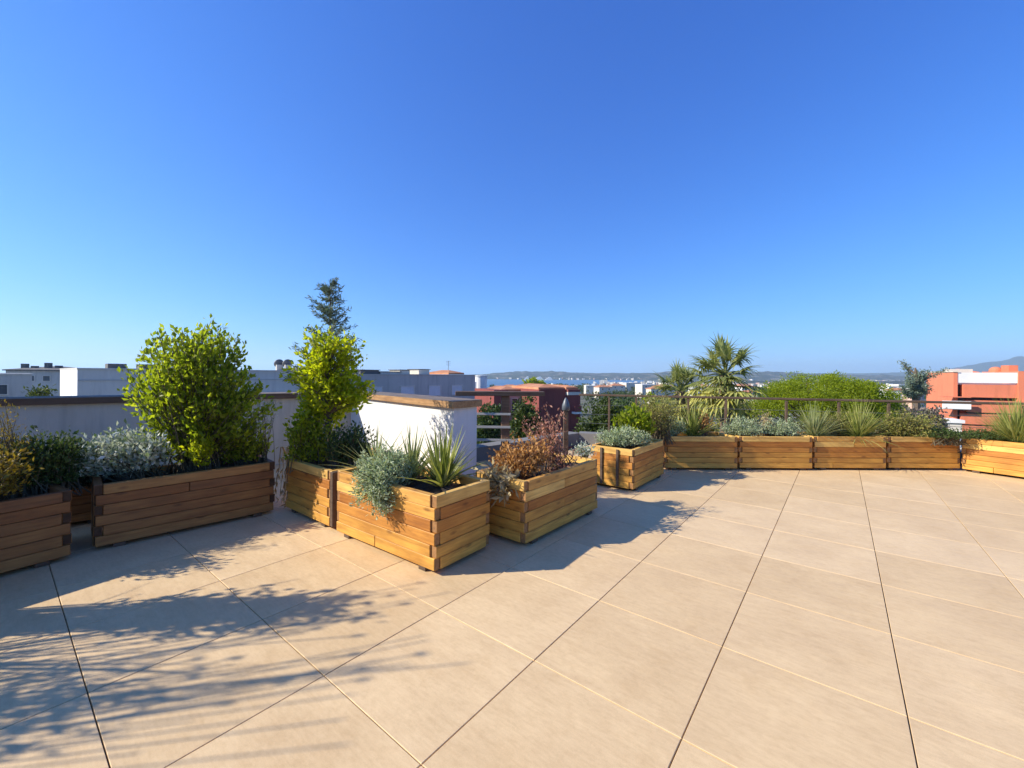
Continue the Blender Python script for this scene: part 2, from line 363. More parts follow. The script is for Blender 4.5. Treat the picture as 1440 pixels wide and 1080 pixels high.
# parapet wall with timber coping
TH = .42
pw = empty('parapet_wall', (C0.x, C0.y, 0), 0, 'white rendered parapet wall with timber coping behind the planters on the left', 'wall')
def off(p): return Vector((p.x - C0.x, p.y - C0.y, p.z))
nR = U.copy()                                              # back of the right wing
nL = Vector((-LD.y, LD.x, 0))
def offs(th):                                              # outline offset behind the front face by th
    a = C1 + nR * th; b = isect(C1 + nR * th, C0 + nR * th, CL + nL * th, C0 + nL * th); c = CL + nL * th
    return a, b, c
a, b, c = offs(TH)
wp = [off(p) for p in (CL, C0, C1, a, b, c)]
MB().prism([(p.x, p.y) for p in (wp[0], wp[1], wp[4], wp[5])], -.02, 1.08).build('wall', M['stucco_shaded'], pw)
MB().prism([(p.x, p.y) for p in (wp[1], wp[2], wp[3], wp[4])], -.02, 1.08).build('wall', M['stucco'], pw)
e1 = (C1 - C0).normalized()
fA = offs(TH + .05); fo_ = offs(-.06)
cp = [off(p) for p in (fo_[2], fo_[1], fo_[0] + e1 * .06, fA[0] + e1 * .06, fA[1], fA[2])]
# fascia and top of the coping: two boards per wing so the grain follows each wing
def coping(name, poly, p, d, mat='wood_cap'):
    yaw = math.atan2(d.y, d.x); o_ = off(p); c_, s_ = math.cos(-yaw), math.sin(-yaw)
    q = [((x.x - o_.x) * c_ - (x.y - o_.y) * s_, (x.x - o_.x) * s_ + (x.y - o_.y) * c_) for x in poly]
    mb = MB().prism(q, 1.082, 1.165, 0); o = mb.build(name, M[mat], pw, bevel=.002)
    o.location = o_; o.rotation_euler = (0, 0, yaw)
    mt = MB().prism([(x * .999, y) for x, y in q], 1.1655, 1.171, 0).build('coping_top', M['cap_top'], o); return o
coping('coping', [cp[0], cp[1], cp[4], cp[5]], CL, LD, 'wood_old_and_shade')  # left wing: the fascia's shade is put in as a darker wood
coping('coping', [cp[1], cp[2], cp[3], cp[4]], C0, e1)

sh = empty('shade_block', (-11, 4.6, 0), 0, 'unseen block added beyond the left edge to shade the left parapet', 'building')  # unseen block, added to shade the left wall and the passage before it
MB().box((0, 0, 1.8), (4.4, 4.0, 3.64)).build('wall', M['greyb'], sh); MB().box((0, 0, 3.70), (4.6, 4.2, .14)).build('roof', M['conc'], sh)
MB().box((2.21, -.9, 1.05), (.05, .95, 2.1)).build('door', M['metal_grey'], sh)

# ------------------------------------------------------------------ planters
PL_GROUP = 'timber planters round the terrace'
def planter(pos, rz, L, W, H, label, battens=False, post=False, seed=0, feet=.035, wood='wood'):
    r = random.Random(seed)
    t = .055; nL_ = 6; h = (H - feet) / nL_
    root = empty('timber_planter', (pos.x, pos.y, 0), rz, label, 'planter', PL_GROUP)
    def side(length, full_even, name, loc, rot):
        mb = MB(); k0 = 0 if full_even else 1
        for k in range(nL_):
            full = (k % 2 == k0)
            z = feet + h * (k + .5)
            ln = length - .026 if full else length - 2 * t
            jd = r.uniform(-.002, .002)
            if full and length > 1 and r.random() < .35:          # a board made up of two lengths
                s_ = r.uniform(-.25, .25) * length
                l1 = s_ + ln / 2 - .0015; l2 = ln / 2 - s_ - .0015
                mb.box((-ln / 2 + l1 / 2, jd, z), (l1, t, h - .003), 0, 0, 1); mb.box((ln / 2 - l2 / 2, jd + .0015, z), (l2, t, h - .003), 0, 0, 1)
            else:
                mb.box((r.uniform(-.003, .003), jd, z), (ln - (0 if full else .004), t, h - .003), 0, 0, 1)
        o = mb.build(name, [M[wood], M[wood + '_end']], root, bevel=.004); o.location = loc; o.rotation_euler = (0, 0, rot); return o
    side(L, True, 'long_panel', (0, -W / 2 + t / 2, 0), 0)
    side(L, True, 'long_panel', (0, W / 2 - t / 2, 0), math.pi)
    ep = side(W, False, 'end_panel', (-L / 2 + t / 2, 0, 0), -math.pi / 2)
    side(W, False, 'end_panel', (L / 2 - t / 2, 0, 0), math.pi / 2)
    for x in (-L / 2 + .16, L / 2 - .16):
        MB().box((x, 0, feet / 2), (.08, W - .02, feet - .002)).build('foot', M['wood_old_and_shade'], root, bevel=.003)
    s = MB(); n = 14; V = []; 
    for i in range(n + 1):
        for j in range(n // 2 + 1):
            x = (-.5 + i / n) * (L - 2 * t); y = (-.5 + j / (n // 2)) * (W - 2 * t)
            V.append((x, y, H - .075 + .03 * mnoise.noise((x * 7 + seed, y * 7, 0))))
    m_ = n // 2 + 1
    s.add(V, [(i * m_ + j, (i + 1) * m_ + j, (i + 1) * m_ + j + 1, i * m_ + j + 1) for i in range(n) for j in range(n // 2)])
    s.build('soil', M['soil'], root)
    if battens:
        for y in (-.10, .13):
            MB().box((-L / 2 - .012, y, feet + (H - feet) / 2), (.02, .035, H - feet - .03)).build('batten', M['wood_old_and_shade'], root, bevel=.003)
    if post:
        MB().box((L / 2 + .028, -W / 2 + .03, H / 2 + .02), (.05, .07, H - .05)).build('corner_post', M['wood_old_and_shade'], root, bevel=.004)
    return root
def by_front(p0, p1, W, H, label, flip=False, **k):
    d = p1 - p0; d.z = 0; L = d.length; yaw = math.atan2(d.y, d.x); nrm = Vector((-d.y, d.x, 0)).normalized()
    c = (p0 + p1) / 2 + nrm * W / 2; c.z = 0
    return planter(c, yaw, L, W, H, label, **k), c, d.normalized(), nrm
zb = .035
P4 = by_front(fl(472, 746, zb), fl(612, 805, zb), .64, .595, 'golden timber planter nearest the camera holding the overhanging silver bush', seed=4)
P5 = by_front(fl(738, 766, zb), fl(841, 714, zb), .62, .575, 'brown timber planter full of dried brown and red bushes', seed=5)
P6 = by_front(fl(890, 689, zb), fl(934, 666, zb), .62, .545, 'timber planter with two dark upright battens on its sunlit end', seed=6, battens=True)
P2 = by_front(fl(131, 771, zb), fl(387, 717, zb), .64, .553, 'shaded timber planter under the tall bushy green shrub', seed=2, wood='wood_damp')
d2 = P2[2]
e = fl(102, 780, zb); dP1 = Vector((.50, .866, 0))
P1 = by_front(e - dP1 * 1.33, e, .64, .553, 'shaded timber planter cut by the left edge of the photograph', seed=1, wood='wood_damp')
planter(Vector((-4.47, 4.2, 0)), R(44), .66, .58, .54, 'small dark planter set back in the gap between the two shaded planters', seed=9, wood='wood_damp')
p3 = fl(464, 741, zb)
P3 = by_front(p3 - Vn * .96, p3, 1.0, .565, 'timber planter in dappled light under the yellow-green sapling', seed=3, post=True)
a_ = math.radians(72); dq = Vector((math.cos(a_), math.sin(a_), 0)); cq = Vector((-3.9, 1.72, 0))
P0 = by_front(cq - dq * .66, cq + dq * .67, .64, .553, 'timber planter at the near end of the left row, just outside the view', seed=11)
fx = [933.5, 1038.5, 1144, 1248, 1352]
flab = ['far row planter touching the battened planter, with the yucca in it',
        'second far row planter, with two pale grey mounds in it', 'third far row planter, with the bright spiky clumps in it', 'far row planter just before the bend, with the sprawling olive shrub']
FR = []
for i in range(4):
    a_ = fl(fx[i] + .6, 658, zb); b_ = fl(fx[i + 1] - .6, 658 + .8, zb)
    FR.append(by_front(a_, b_, .6, .54, flab[i], seed=20 + i))
pA = fl(1351.6, 659.3, zb); pB = fl(1440, 671.5, zb); dd = (pB - pA).normalized()
P11 = by_front(pA, pA + dd * 1.3, .6, .54, 'orange sunlit planter turning towards the camera at the right edge', seed=30)
P12 = by_front(pA + dd * 1.33, pA + dd * 2.63, .6, .54, 'timber planter continuing the angled row beyond the right edge', seed=31)

# ------------------------------------------------------------------ plants
def curve(p, q, bend, n=6):
    t = np.linspace(0, 1, n)[:, None]; p = np.asarray(p, float); q = np.asarray(q, float); m = (p + q) / 2 + bend
    return (1 - t) ** 2 * p + 2 * t * (1 - t) * m + t ** 2 * q
def shrub(name, label, cat, base, env, twigs, per, L, W, leaf, stem='stem', group=None, t0=.4, up=.35, spread=.06, stemr=.006, lpart='foliage', spart='stems', scat=.035, out=.42, trunk=None, zmin=.10):
    """twigs rise from the base and end inside the ellipsoids of env (offsets from the base); leaves sit on their outer parts"""
    root = empty(name, base, 0, label, cat, group)
    lb = MB(); sb = MB(); vol = np.array([e[3] * e[4] * e[5] for e in env]) ** .7; vol /= vol.sum()
    PP = []; DD = []
    if trunk: sb.tube(curve((0, 0, -.05), (0, 0, trunk[0]), np.array([.02, .02, 0]), 6), np.linspace(trunk[1], trunk[1] * .5, 6), 7)
    for i in range(twigs):
        e_ = env[rng.choice(len(env), p=vol)]
        d = rng.normal(size=3); d /= np.linalg.norm(d); r = rng.random() ** out
        tip = np.array(e_[:3]) + d * r * np.array(e_[3:6])
        if tip[2] < zmin: tip[2] = zmin + rng.random() * .06
        if trunk: s0 = np.array([0, 0, min(trunk[0] * rng.uniform(.35, 1), max(.03, tip[2] * .85))])
        else: s0 = np.array([np.clip(rng.normal() * spread, -.3, .3), np.clip(rng.normal() * min(spread, .09), -.13, .13), -.05])
        ln = np.linalg.norm(tip - s0)
        pts = curve(s0, tip, np.array([rng.normal() * .08, rng.normal() * .08, up * .4]) * ln * .6, 7)
        sb.tube(pts, np.linspace(stemr, stemr * .3, 7), 4)
        tt = t0 + (1 - t0) * np.sqrt(rng.random(per)); idx = tt * 6; k = np.minimum(idx.astype(int), 5); fr = (idx - k)[:, None]
        pp = pts[k] * (1 - fr) + pts[k + 1] * fr; tg = pts[k + 1] - pts[k]; tg /= np.linalg.norm(tg, axis=1)[:, None] + 1e-9
        pp = pp + rng.normal(size=(per, 3)) * scat
        PP.append(pp); DD.append(tg * .7 + rng.normal(size=(per, 3)) * .6 + np.array([0, 0, up * .5]))
    P_ = np.concatenate(PP); D_ = np.concatenate(DD); n = len(P_)
    P_[:, 2] = np.maximum(P_[:, 2], env[0][6] if len(env[0]) > 6 else zmin - .02)
    s_ = rng.uniform(.6, 1.25, n)
    lb.leaves(P_, D_, L * s_, W * s_)
    lb.build(lpart, M[leaf], root); sb.build(spart, M[stem], root)
    return root
SZ = .49
def pbase(px, Y, z=SZ): return Vector((xat(px, Y), Y, z))
def px2m(p, Y): return p / F * Y
def top(px, py, Y, z=SZ): return zat(px, py, Y) - z        # height above the base

# P2: the tall bushy shrub, the white variegated bush, a yellow sprig
Y = 4.32; b = pbase(276, Y); h = top(290, 452, Y); k = px2m(1, Y)
shrub('leafy_shrub', 'tallest bushy green shrub, rounded, rising above the parapet on the left', 'shrub', b,
      [(.05, 0, h * .70, 76 * k, .50, h * .31), (-.20, .0, h * .62, 62 * k, .42, h * .30), (.30, 0, h * .42, 62 * k, .4, h * .28), (-.05, 0, h * .3, 66 * k, .36, h * .24), (.06, 0, h * .82, 50 * k, .3, h * .2)],
      420, 25, .060, .034, 'lf_green', up=.5, spread=.10, stemr=.007, t0=.45)
Y = 3.98; b = pbase(190, Y); h = top(190, 602, Y); k = px2m(1, Y)
shrub('variegated_shrub', 'low bush with creamy white leaves at the left foot of the tall green shrub', 'shrub', b,
      [(0, -.08, h * .55, 60 * k, .28, h * .5), (-.26, -.22, h * .38, 45 * k, .22, h * .35)], 140, 24, .055, .026, 'lf_white', up=.5, spread=.14)
Y = 4.2; b = pbase(296, Y); h = top(290, 607, Y)
shrub('yellow_sprig', 'small yellow-green sprig at the front edge under the tall green shrub', 'plant', b,
      [(-.03, -.12, h * .66, .10, .08, h * .34)], 24, 18, .05, .024, 'lf_yel', up=.6, spread=.03)
Y = 4.5; b = pbase(345, Y); h = top(345, 590, Y)
shrub('leafy_shrub', 'low dark green bush at the right end of the shaded planter by the tall shrub', 'shrub', b,
      [(0, 0, h * .5, .26, .2, h * .5)], 80, 22, .05, .024, 'lf_green', up=.4, spread=.08)
Y = 4.0; b = pbase(118, Y, .46); h = top(118, 622, Y)
shrub('leafy_shrub', 'low blue-green bush filling the gap between the two shaded planters', 'shrub', b,
      [(0, 0, h * .45, .32, .24, h * .5), (.14, -.26, h * .2, .24, .16, h * .34)], 160, 26, .04, .018, 'lf_teal', up=.4, spread=.1, zmin=.02)
# P1
Y = 3.52; b = pbase(66, Y); h = top(66, 605, Y); 
shrub('leafy_shrub', 'dense dark green bush in the planter at the left edge', 'shrub', b,
      [(0, 0, h * .5, .27, .22, h * .5)], 140, 26, .042, .02, 'lf_dark', up=.4, spread=.1)
Y = 3.36; b = pbase(14, Y); h = top(20, 566, Y)
shrub('heath_bush', 'bronze brown feathery bush at the left edge of the photograph', 'shrub', b,
      [(.02, 0, h * .62, .20, .2, h * .4), (-.1, 0, h * .35, .3, .24, h * .35)], 110, 40, .03, .007, 'lf_heath', up=.7, spread=.08, t0=.35)
Y = 3.05; b = pbase(-40, Y); h = .5
shrub('yellow_sprig', 'orange-yellow leafy sprig low at the very left edge', 'plant', b,
      [(.12, 0, h * .55, .22, .2, h * .45)], 50, 22, .045, .02, 'lf_heath', up=.4, spread=.05)
# outside the frame: what throws the long shadows over the left foreground
def inpl(P, s, o=0): c_ = P[1] + P[2] * s + P[3] * o; return Vector((c_.x, c_.y, SZ))
shrub('leafy_shrub', 'tall bushy green shrub just beyond the left edge, shading the paving', 'shrub', inpl(P0, .55),
      [(.1, 0, .85, .42, .28, .34), (.05, -.05, 1.2, .3, .22, .25)], 120, 17, .066, .034, 'lf_green', up=.5, spread=.1)
shrub('leafy_shrub', 'loose feathery shrub beyond the left edge among the tall stalks', 'shrub', inpl(P0, -.35),
      [(0, 0, .5, .45, .4, .4), (.1, .1, .9, .3, .3, .3)], 70, 18, .07, .022, 'lf_green', up=.8, spread=.1)
def stalks(base, n, h, label, seed=1):
    r = random.Random(seed); root = empty('agapanthus', base, 0, label, 'plant')
    st = MB(); bl_ = MB()
    for i in range(n):
        a = r.uniform(0, 6.28); q = r.uniform(.05, .32); hh = h * r.uniform(.65, 1.05)
        tip = np.array([math.cos(a) * q * 1.6, math.sin(a) * q + hh * r.uniform(.05, .4), hh])
        st.tube(curve((math.cos(a) * q * .3, math.sin(a) * q * .3, -.03), tip, np.array([0, 0, .1]), 6), .0038, 4)
        p = np.repeat(tip[None], 16, 0); d = rng.normal(size=(16, 3)) + np.array([0, 0, .4])
        if i % 3: continue
        hd = MB(); hd.leaves(p, d, .030, .012); hd.build('flower_head', M['lf_dry'], root)
    for i in range(n * 3):
        a = r.uniform(0, 6.28); bl_.blade((0, 0, -.02), (math.cos(a) * .5, math.sin(a) * .5 + .25, 1), r.uniform(.5, 1.15), .02, .9)
    bl_.build('leaf_blades', M['lf_blade'], root); st.build('stalk', M['stem'], root)
stalks(inpl(P0, .15), 12, 1.6, 'tall thin stalks with round seed heads beyond the left edge, farther clump', 3)
stalks(inpl(P0, -.6), 26, 1.75, 'tall thin stalks with round seed heads beyond the left edge, nearer clump', 4)
stalks(inpl(P0, -.25), 22, 1.8, 'tall thin stalks with round seed heads beyond the left edge, middle clump', 5)
# P3: sapling, conifer, low bushes, dead strands
Y = 4.55; b = pbase(463, Y); h = top(463, 452, Y); k = px2m(1, Y)
shrub('sapling', 'slender yellow-green sapling in front of the blue-green conifer', 'tree', b,
      [(0, 0, h * .79, 46 * k, .32, h * .19), (-.04, 0, h * .58, 56 * k, .36, h * .16), (.20, 0, h * .5, 36 * k, .25, h * .12), (-.12, 0, h * .38, 38 * k, .25, h * .10)],
      190, 26, .058, .034, 'lf_yel', stem='bark', up=.3, trunk=(h * .93, .014), lpart='crown', spart='trunk')
Y = 4.5; b = pbase(436, Y); h = top(436, 580, Y)
shrub('leafy_shrub', 'round yellow-green bush at the left foot of the sapling', 'shrub', b,
      [(0, 0, h * .55, .27, .22, h * .48)], 90, 24, .05, .026, 'lf_green', up=.4, spread=.1)
Y = 4.45; b = pbase(492, Y); h = top(492, 592, Y)
shrub('leafy_shrub', 'dark low bush at the right foot of the sapling', 'shrub', b,
      [(0, 0, h * .5, .27, .22, h * .5)], 90, 26, .045, .02, 'lf_dark', up=.4, spread=.1)
def conifer(base, h, wid, label):
    root = empty('conifer', base, 0, label, 'tree'); tr = MB(); lf = MB()
    tr.tube(curve((0, 0, -.05), (0, 0, h * .98), np.array([.02, 0, 0]), 8), np.linspace(.022, .004, 8), 7)
    for i in range(125):
        t = rng.uniform(.22, .99); z = h * t; a = rng.uniform(0, 6.28); r = wid * (1.03 - t) ** .72 * rng.uniform(.55, 1.1) + .03
        p0 = np.array([0, 0, z]); tip = np.array([math.cos(a) * r, math.sin(a) * r, z + r * rng.uniform(.25, .7)])
        pts = curve(p0, tip, np.array([0, 0, -.04]), 5); tr.tube(pts, np.linspace(.006, .002, 5), 4)
        n = int(30 + 90 * r / wid * .6); q = rng.random(n) * 4; kk = np.minimum(q.astype(int), 3); fr = (q - kk)[:, None]
        pp = pts[kk] * (1 - fr) + pts[kk + 1] * fr + rng.normal(size=(n, 3)) * .012
        dr = (tip - p0); dr /= np.linalg.norm(dr)
        lf.leaves(pp, dr * .8 + rng.normal(size=(n, 3)) * .6, rng.uniform(.035, .065, n), .013)
    lf.build('foliage', M['lf_con'], root); tr.build('trunk', M['bark'], root)
Y = 4.95; b = pbase(463, Y); conifer(b, top(460, 396, Y), .56, 'blue-green conifer with a pointed top behind the yellow-green sapling')
def strands(base, n, label, seed, drop, sx_, out_=(.1, -.25)):
    r = random.Random(seed); root = empty('dead_strands', base, 0, label, 'plant'); mb = MB()
    for i in range(n):
        x0 = r.uniform(-sx_, sx_); o_ = np.array([out_[0] + r.uniform(-.04, .04), out_[1] * r.uniform(.8, 1.25), 0]); dz = drop * r.uniform(.6, 1)
        t = np.linspace(0, 1, 9); pts = np.stack([x0 + o_[0] * np.minimum(1, t * 2), o_[1] * np.sqrt(t) * 1.0, .14 * np.sin(np.minimum(1, t * 2.2) * math.pi) - dz * t ** 1.8], 1)
        mb.tube(pts, np.linspace(.006, .0025, 9), 4)
        for j in range(3, 9): mb.leaves(np.repeat(pts[j][None], 2, 0), rng.normal(size=(2, 3)) * .4 + np.array([0, 0, -1]), .09, .016)
    tag(mb.build('dead_strands', M['lf_straw']), label, 'plant').location = base; bpy.data.objects.remove(root)
q = fl(404, 700, zb); strands(Vector((q.x + .02, q.y + .02, .55)), 13, 'dry pale strands hanging over the corner between the two left planters', 3, .52, .10, (.06, -.24))

# P4: silver bush and two sword-leaved clumps
def sword(base, n, L, W, label, mat='lf_blade', droop=.5, tilt=.75, seed=0, cat='plant', name='sword_plant', group=None, segs=5):
    r = random.Random(seed); mb = MB()
    for i in range(n):
        a = r.uniform(0, 6.28); tl = tilt * (i / n) ** .8 * r.uniform(.7, 1.2); l = L * r.uniform(.6, 1.05)
        mb.blade((r.uniform(-.03, .03), r.uniform(-.03, .03), -.02), (math.cos(a) * math.sin(tl), math.sin(a) * math.sin(tl), math.cos(tl)), l, W * r.uniform(.7, 1.2), droop * tl * r.uniform(.5, 1.3), segs)
    o = mb.build(name, M[mat]); o.location = base; return tag(o, label, cat, group)
Y = 3.70; b = pbase(548, Y, .52); h = top(548, 622, Y, .52); k = px2m(1, Y)
shrub('silver_bush', 'silvery grey bush spilling over the front of the nearest golden planter', 'shrub', b,
      [(0, -.13, h * .46, 44 * k, .28, h * .55, -.24), (-.05, -.34, .06, 34 * k, .12, .2), (.06, -.38, -.04, .13, .08, .14)], 300, 30, .034, .011, 'lf_silver', up=.25, spread=.1, t0=.5, scat=.02, zmin=-.20)
Y = 3.62; b = pbase(622, Y, .53)
sword(b, 60, .56, .040, 'green sword-leaved clump at the right end of the nearest golden planter', seed=5, droop=.55, tilt=1.05)
Y = 3.85; b = pbase(578, Y, .53)
sword(b, 55, .56, .030, 'spiky grey-green clump behind the silver bush in the nearest planter', 'lf_blade2', seed=6, droop=.4, tilt=1.1)
Y = 4.02; b = pbase(530, Y, .53)
sword(b, 46, .56, .028, 'spiky grey-green clump at the left end of the nearest planter', 'lf_blade2', seed=8, droop=.4, tilt=1.1)
# P5 dried bushes
Y = 4.05; b = pbase(735, Y, .52); h = top(735, 612, Y, .52); k = px2m(1, Y)
shrub('dried_bush', 'dried orange-brown bush at the left half of the planter of dead plants', 'shrub', b,
      [(0, -.05, h * .55, 46 * k, .24, h * .48), (-.14, -.12, .02, .2, .14, .14)], 100, 18, .048, .024, 'lf_dry', stem='dstem', up=.4, spread=.1, t0=.4, zmin=-.06)
Y = 4.4; b = pbase(782, Y, .52); h = top(775, 588, Y, .52); k = px2m(1, Y)
shrub('dried_bush', 'dried pinkish red bush at the right half of the planter of dead plants', 'shrub', b,
      [(0, -.08, h * .5, 42 * k, .24, h * .5), (-.14, 0, h * .9, .32, .2, h * .36), (.02, -.18, .0, .2, .12, .16)], 80, 14, .036, .016, 'lf_red', stem='dstem', up=.45, spread=.1, t0=.4, zmin=-.06)
q = fl(706, 705, .5); 
shrub('withered_leaves', 'pale straw-coloured withered leaves hanging over the left end of the dead planter', 'plant', Vector((xat(706, 3.75), 3.75, .53)),
      [(0, -.04, -.02, .14, .10, .12), (-.04, .02, .04, .12, .1, .08)], 40, 8, .11, .034, 'lf_straw', stem='dstem', up=0, spread=.06, t0=.6, zmin=-.2)
Y = 4.75; b = pbase(822, Y, .52)
shrub('small_white_plant', 'small whitish grey tuft at the back right corner of the dead planter', 'plant', b,
      [(0, 0, .03, .10, .1, .10)], 40, 18, .03, .014, 'lf_white', up=.4, spread=.04)
# P6
Y = 5.75; b = pbase(872, Y, .48); h = top(872, 598, Y, .48); k = px2m(1, Y)
shrub('silver_bush', 'pale silver mound in the planter with the two battens', 'shrub', b,
      [(.03, -.02, h * .45, 42 * k, .26, h * .52)], 220, 30, .034, .012, 'lf_silver', up=.3, spread=.1, t0=.5, scat=.02)
Y = 6.1; b = pbase(888, Y, .48); h = top(888, 572, Y, .48)
shrub('leafy_shrub', 'bright green large-leaved bush behind the silver mound of the battened planter', 'shrub', b,
      [(0, 0, h * .6, .30, .24, h * .4)], 70, 14, .09, .05, 'lf_green', up=.5, spread=.08)
Y = 6.55; b = pbase(925, Y, .48); h = top(925, 553, Y, .48)
shrub('feathery_shrub', 'loose yellowish feathery shrub behind the joint of battened and far planters', 'shrub', b,
      [(0, 0, h * .6, .42, .3, h * .42)], 150, 26, .035, .014, 'lf_olive', up=.5, spread=.1)
# far row
def mound(px, Yc, pyt, wpx, label, leaf='lf_silver', tw=110, per=26, L=.036, W=.013, name='silver_bush'):
    b = pbase(px, Yc, .47); h = top(px, pyt, Yc, .47)
    shrub(name, label, 'shrub', b, [(0, -.04, h * .42, px2m(wpx / 2, Yc), .22, h * .58)], tw, per, L, W, leaf, up=.3, spread=.1, t0=.45, scat=.025)
mound(940, 6.9, 584, 52, 'grey-green mound at the left end of the far row, left of the yucca')
sword(pbase(975, 6.95, .47), 80, .70, .042, 'yellow-green yucca clump in the far row planter by the bend with the battened one', seed=21, droop=.5, tilt=1.15)
shrub('dried_bush', 'small orange dried sprig right of the far row yucca', 'plant', pbase(992, 6.95, .47), [(0, 0, .28, .09, .08, .14)], 24, 16, .04, .02, 'lf_dry', stem='dstem', up=.4, spread=.03)
mound(1042, 6.9, 584, 70, 'wide pale mound across the joint of the first two far row planters', 'lf_silver', 150)
shrub('sprawling_shrub', 'thin straggling olive green growth behind the bright spiky clump of the far row', 'shrub', pbase(1180, 7.12, .47),
      [(0, 0, .28, .55, .16, .2), (.5, 0, .22, .4, .14, .16)], 150, 24, .04, .012, 'lf_olive', up=.7, spread=.25)
shrub('wispy_plant', 'wispy stems with tiny whitish flowers at the right end of the big shaded planter', 'plant', pbase(372, 4.55),
      [(0, 0, .62, .22, .2, .22)], 26, 7, .028, .02, 'lf_white', up=.8, spread=.05, t0=.75, stemr=.003, scat=.02)
mound(1095, 6.95, 585, 58, 'grey mound in the second far row planter', 'lf_silver', 130)
shrub('dried_bush', 'straw-coloured dry tuft between the two pale mounds of the far row', 'plant', pbase(1080, 7.0, .47), [(0, 0, .25, .09, .1, .18)], 30, 18, .04, .014, 'lf_straw', stem='dstem', up=.6, spread=.04)
sword(pbase(1146, 6.95, .47), 230, .66, .014, 'grassy grey-green clump left of the bright spiky one', 'lf_blade2', seed=25, droop=.8, tilt=1.2)
sword(pbase(1208, 6.92, .47), 210, .74, .018, 'bright green spiky clump in the middle of the far row', seed=26, droop=.6, tilt=1.3)
b = pbase(1268, 6.95, .47)
shrub('sprawling_shrub', 'sprawling olive green shrub with yellow tips at the right of the far row', 'shrub', b,
      [(0, -.05, .18, .48, .26, .24), (.35, -.05, .2, .4, .24, .28), (-.1, 0, .34, .3, .2, .18)], 190, 26, .04, .018, 'lf_olive', up=.4, spread=.2)
shrub('sprawling_shrub', 'low dark green ground cover on the corner planter at the bend', 'shrub', pbase(1330, 6.7, .47),
      [(0, 0, .05, .35, .26, .14)], 110, 24, .035, .016, 'lf_dark', up=.3, spread=.15)
sword(Vector((P11[1].x, P11[1].y, .47)) + P11[2] * -.12, 700, .78, .013, 'yellow-green grass tussock in the angled planter at the right edge', seed=27, droop=.7, tilt=1.0, name='grass_tussock')
shrub('sprawling_shrub', 'dark green ground cover around the grass tussock at the right edge', 'shrub', Vector((P11[1].x, P11[1].y, .47)) + P11[2] * -.42,
      [(0, 0, .04, .34, .34, .13)], 120, 24, .035, .016, 'lf_dark', up=.3, spread=.15)

# ------------------------------------------------------------------ railing, kerb, lamp, fence bits
KH = .24
def strip(p, q, w_, z0, z1, mb, mi=0):
    d = (q - p); L = d.length; mb.box(((p.x + q.x) / 2, (p.y + q.y) / 2, (z0 + z1) / 2), (L, w_, z1 - z0), mi, math.atan2(d.y, d.x))
kb = MB(); strip(RC, RD, .3, -.02, KH, kb); k_ = kb.build('terrace_kerb', M['conc']); struct('terrace_kerb', k_)
kb = MB(); strip(RA, RC + Vector((-.1, 0, 0)), .3, -.02, KH, kb); struct('terrace_kerb_end', kb.build('terrace_kerb_end', M['conc']))
rl = empty('railing', (RC.x, RC.y, KH), 0, 'long dark brown railing with thin wires behind the far row of planters', 'railing')
def railseg(p, q, zt, posts, par, o, pw_=.042):
    loc = lambda v: Vector((v.x - o.x, v.y - o.y, 0))
    d = (q - p); yaw = math.atan2(d.y, d.x); c = loc((p + q) / 2)
    h_ = MB().box((0, 0, 0), (d.length, .07, .042)).build('handrail', M['wood_old_and_shade'], par, bevel=.006); h_.location = (c.x, c.y, zt - o.z - .028); h_.rotation_euler = (0, 0, yaw)
    for s in posts:
        v = loc(p + d * s); ps = MB().box((0, 0, (zt - .06 - KH) / 2), (pw_, pw_, zt - .06 - KH - .004)).build('post', M['wood_old_and_shade'], par, bevel=.004); ps.location = (v.x, v.y, KH - o.z + .002); ps.rotation_euler = (0, 0, yaw)
    for z in (.45, .65, .85):
        a1 = loc(p); b1 = loc(q)
        MB().tube([(a1.x, a1.y, z - o.z), (b1.x, b1.y, z - o.z)], .004, 5).build('wire', M['metal_grey'], par)
ZR = 1.10
O_ = Vector((RC.x, RC.y, KH))
def spx(px, p, q):                                            # where on p-q the picture column px falls
    a = (px - 720) / F; d = q - p; return (a * p.y - p.x) / (d.x - a * d.y)
railseg(RC, RD, ZR, [max(.01, spx(x, RC, RD)) for x in (857, 895, 968, 1021, 1106, 1180, 1250)] + [.99], rl, O_)
railseg(RD + Vector((.02, -.05, 0)), RE, ZR, [.2, .4, .6, .8, .99], rl, O_)
fr = empty('wooden_fence', (RA.x, RA.y, 0), 0, 'short timber rail with a stout post right of the white parapet', 'fence')
zt = zat(700, 551, 7.03); o = RA
dF = RB - RA; yawF = math.atan2(dF.y, dF.x)
h_ = MB().box((dF.length / 2, 0, zt - .03), (dF.length, .22, .075)).build('top_board', M['wood_old_and_shade'], fr, bevel=.006); h_.rotation_euler = (0, 0, yawF)
for px in (711,):
    s = spx(px, RA, RB); v = dF * s
    MB().box((v.x, v.y, (zt - .07) / 2), (.14, .12, zt - .07), 0, yawF).build('post', M['wood_post'], fr, bevel=.006)
for z in (.62, .84, .40):
    mb = MB(); strip(Vector((-.4, .02, 0)), Vector((dF.x * .62, dF.y * .62 - .09, 0)), .03, z - .018, z + .018, mb); mb.build('cross_rail', M['cable'], fr)
Y = 6.6; lx = xat(796, Y); ztop = zat(796, 560, Y)
lp = empty('garden_lamp', (lx, Y, 0), 0, 'grey domed garden lamp on a timber post beside the railing', 'lamp')
MB().box((0, 0, (ztop - .2) / 2), (.075, .075, ztop - .2)).build('post', M['wood_old_and_shade'], lp, bevel=.004)
MB().lathe([(.045, 0), (.065, .02), (.06, .09), (.04, .15), (.02, .19), (.012, .21)], (0, 0, ztop - .2), 16).build('lamp_head', M['lampgrey'], lp, smooth=True)
Y = 7.6; 
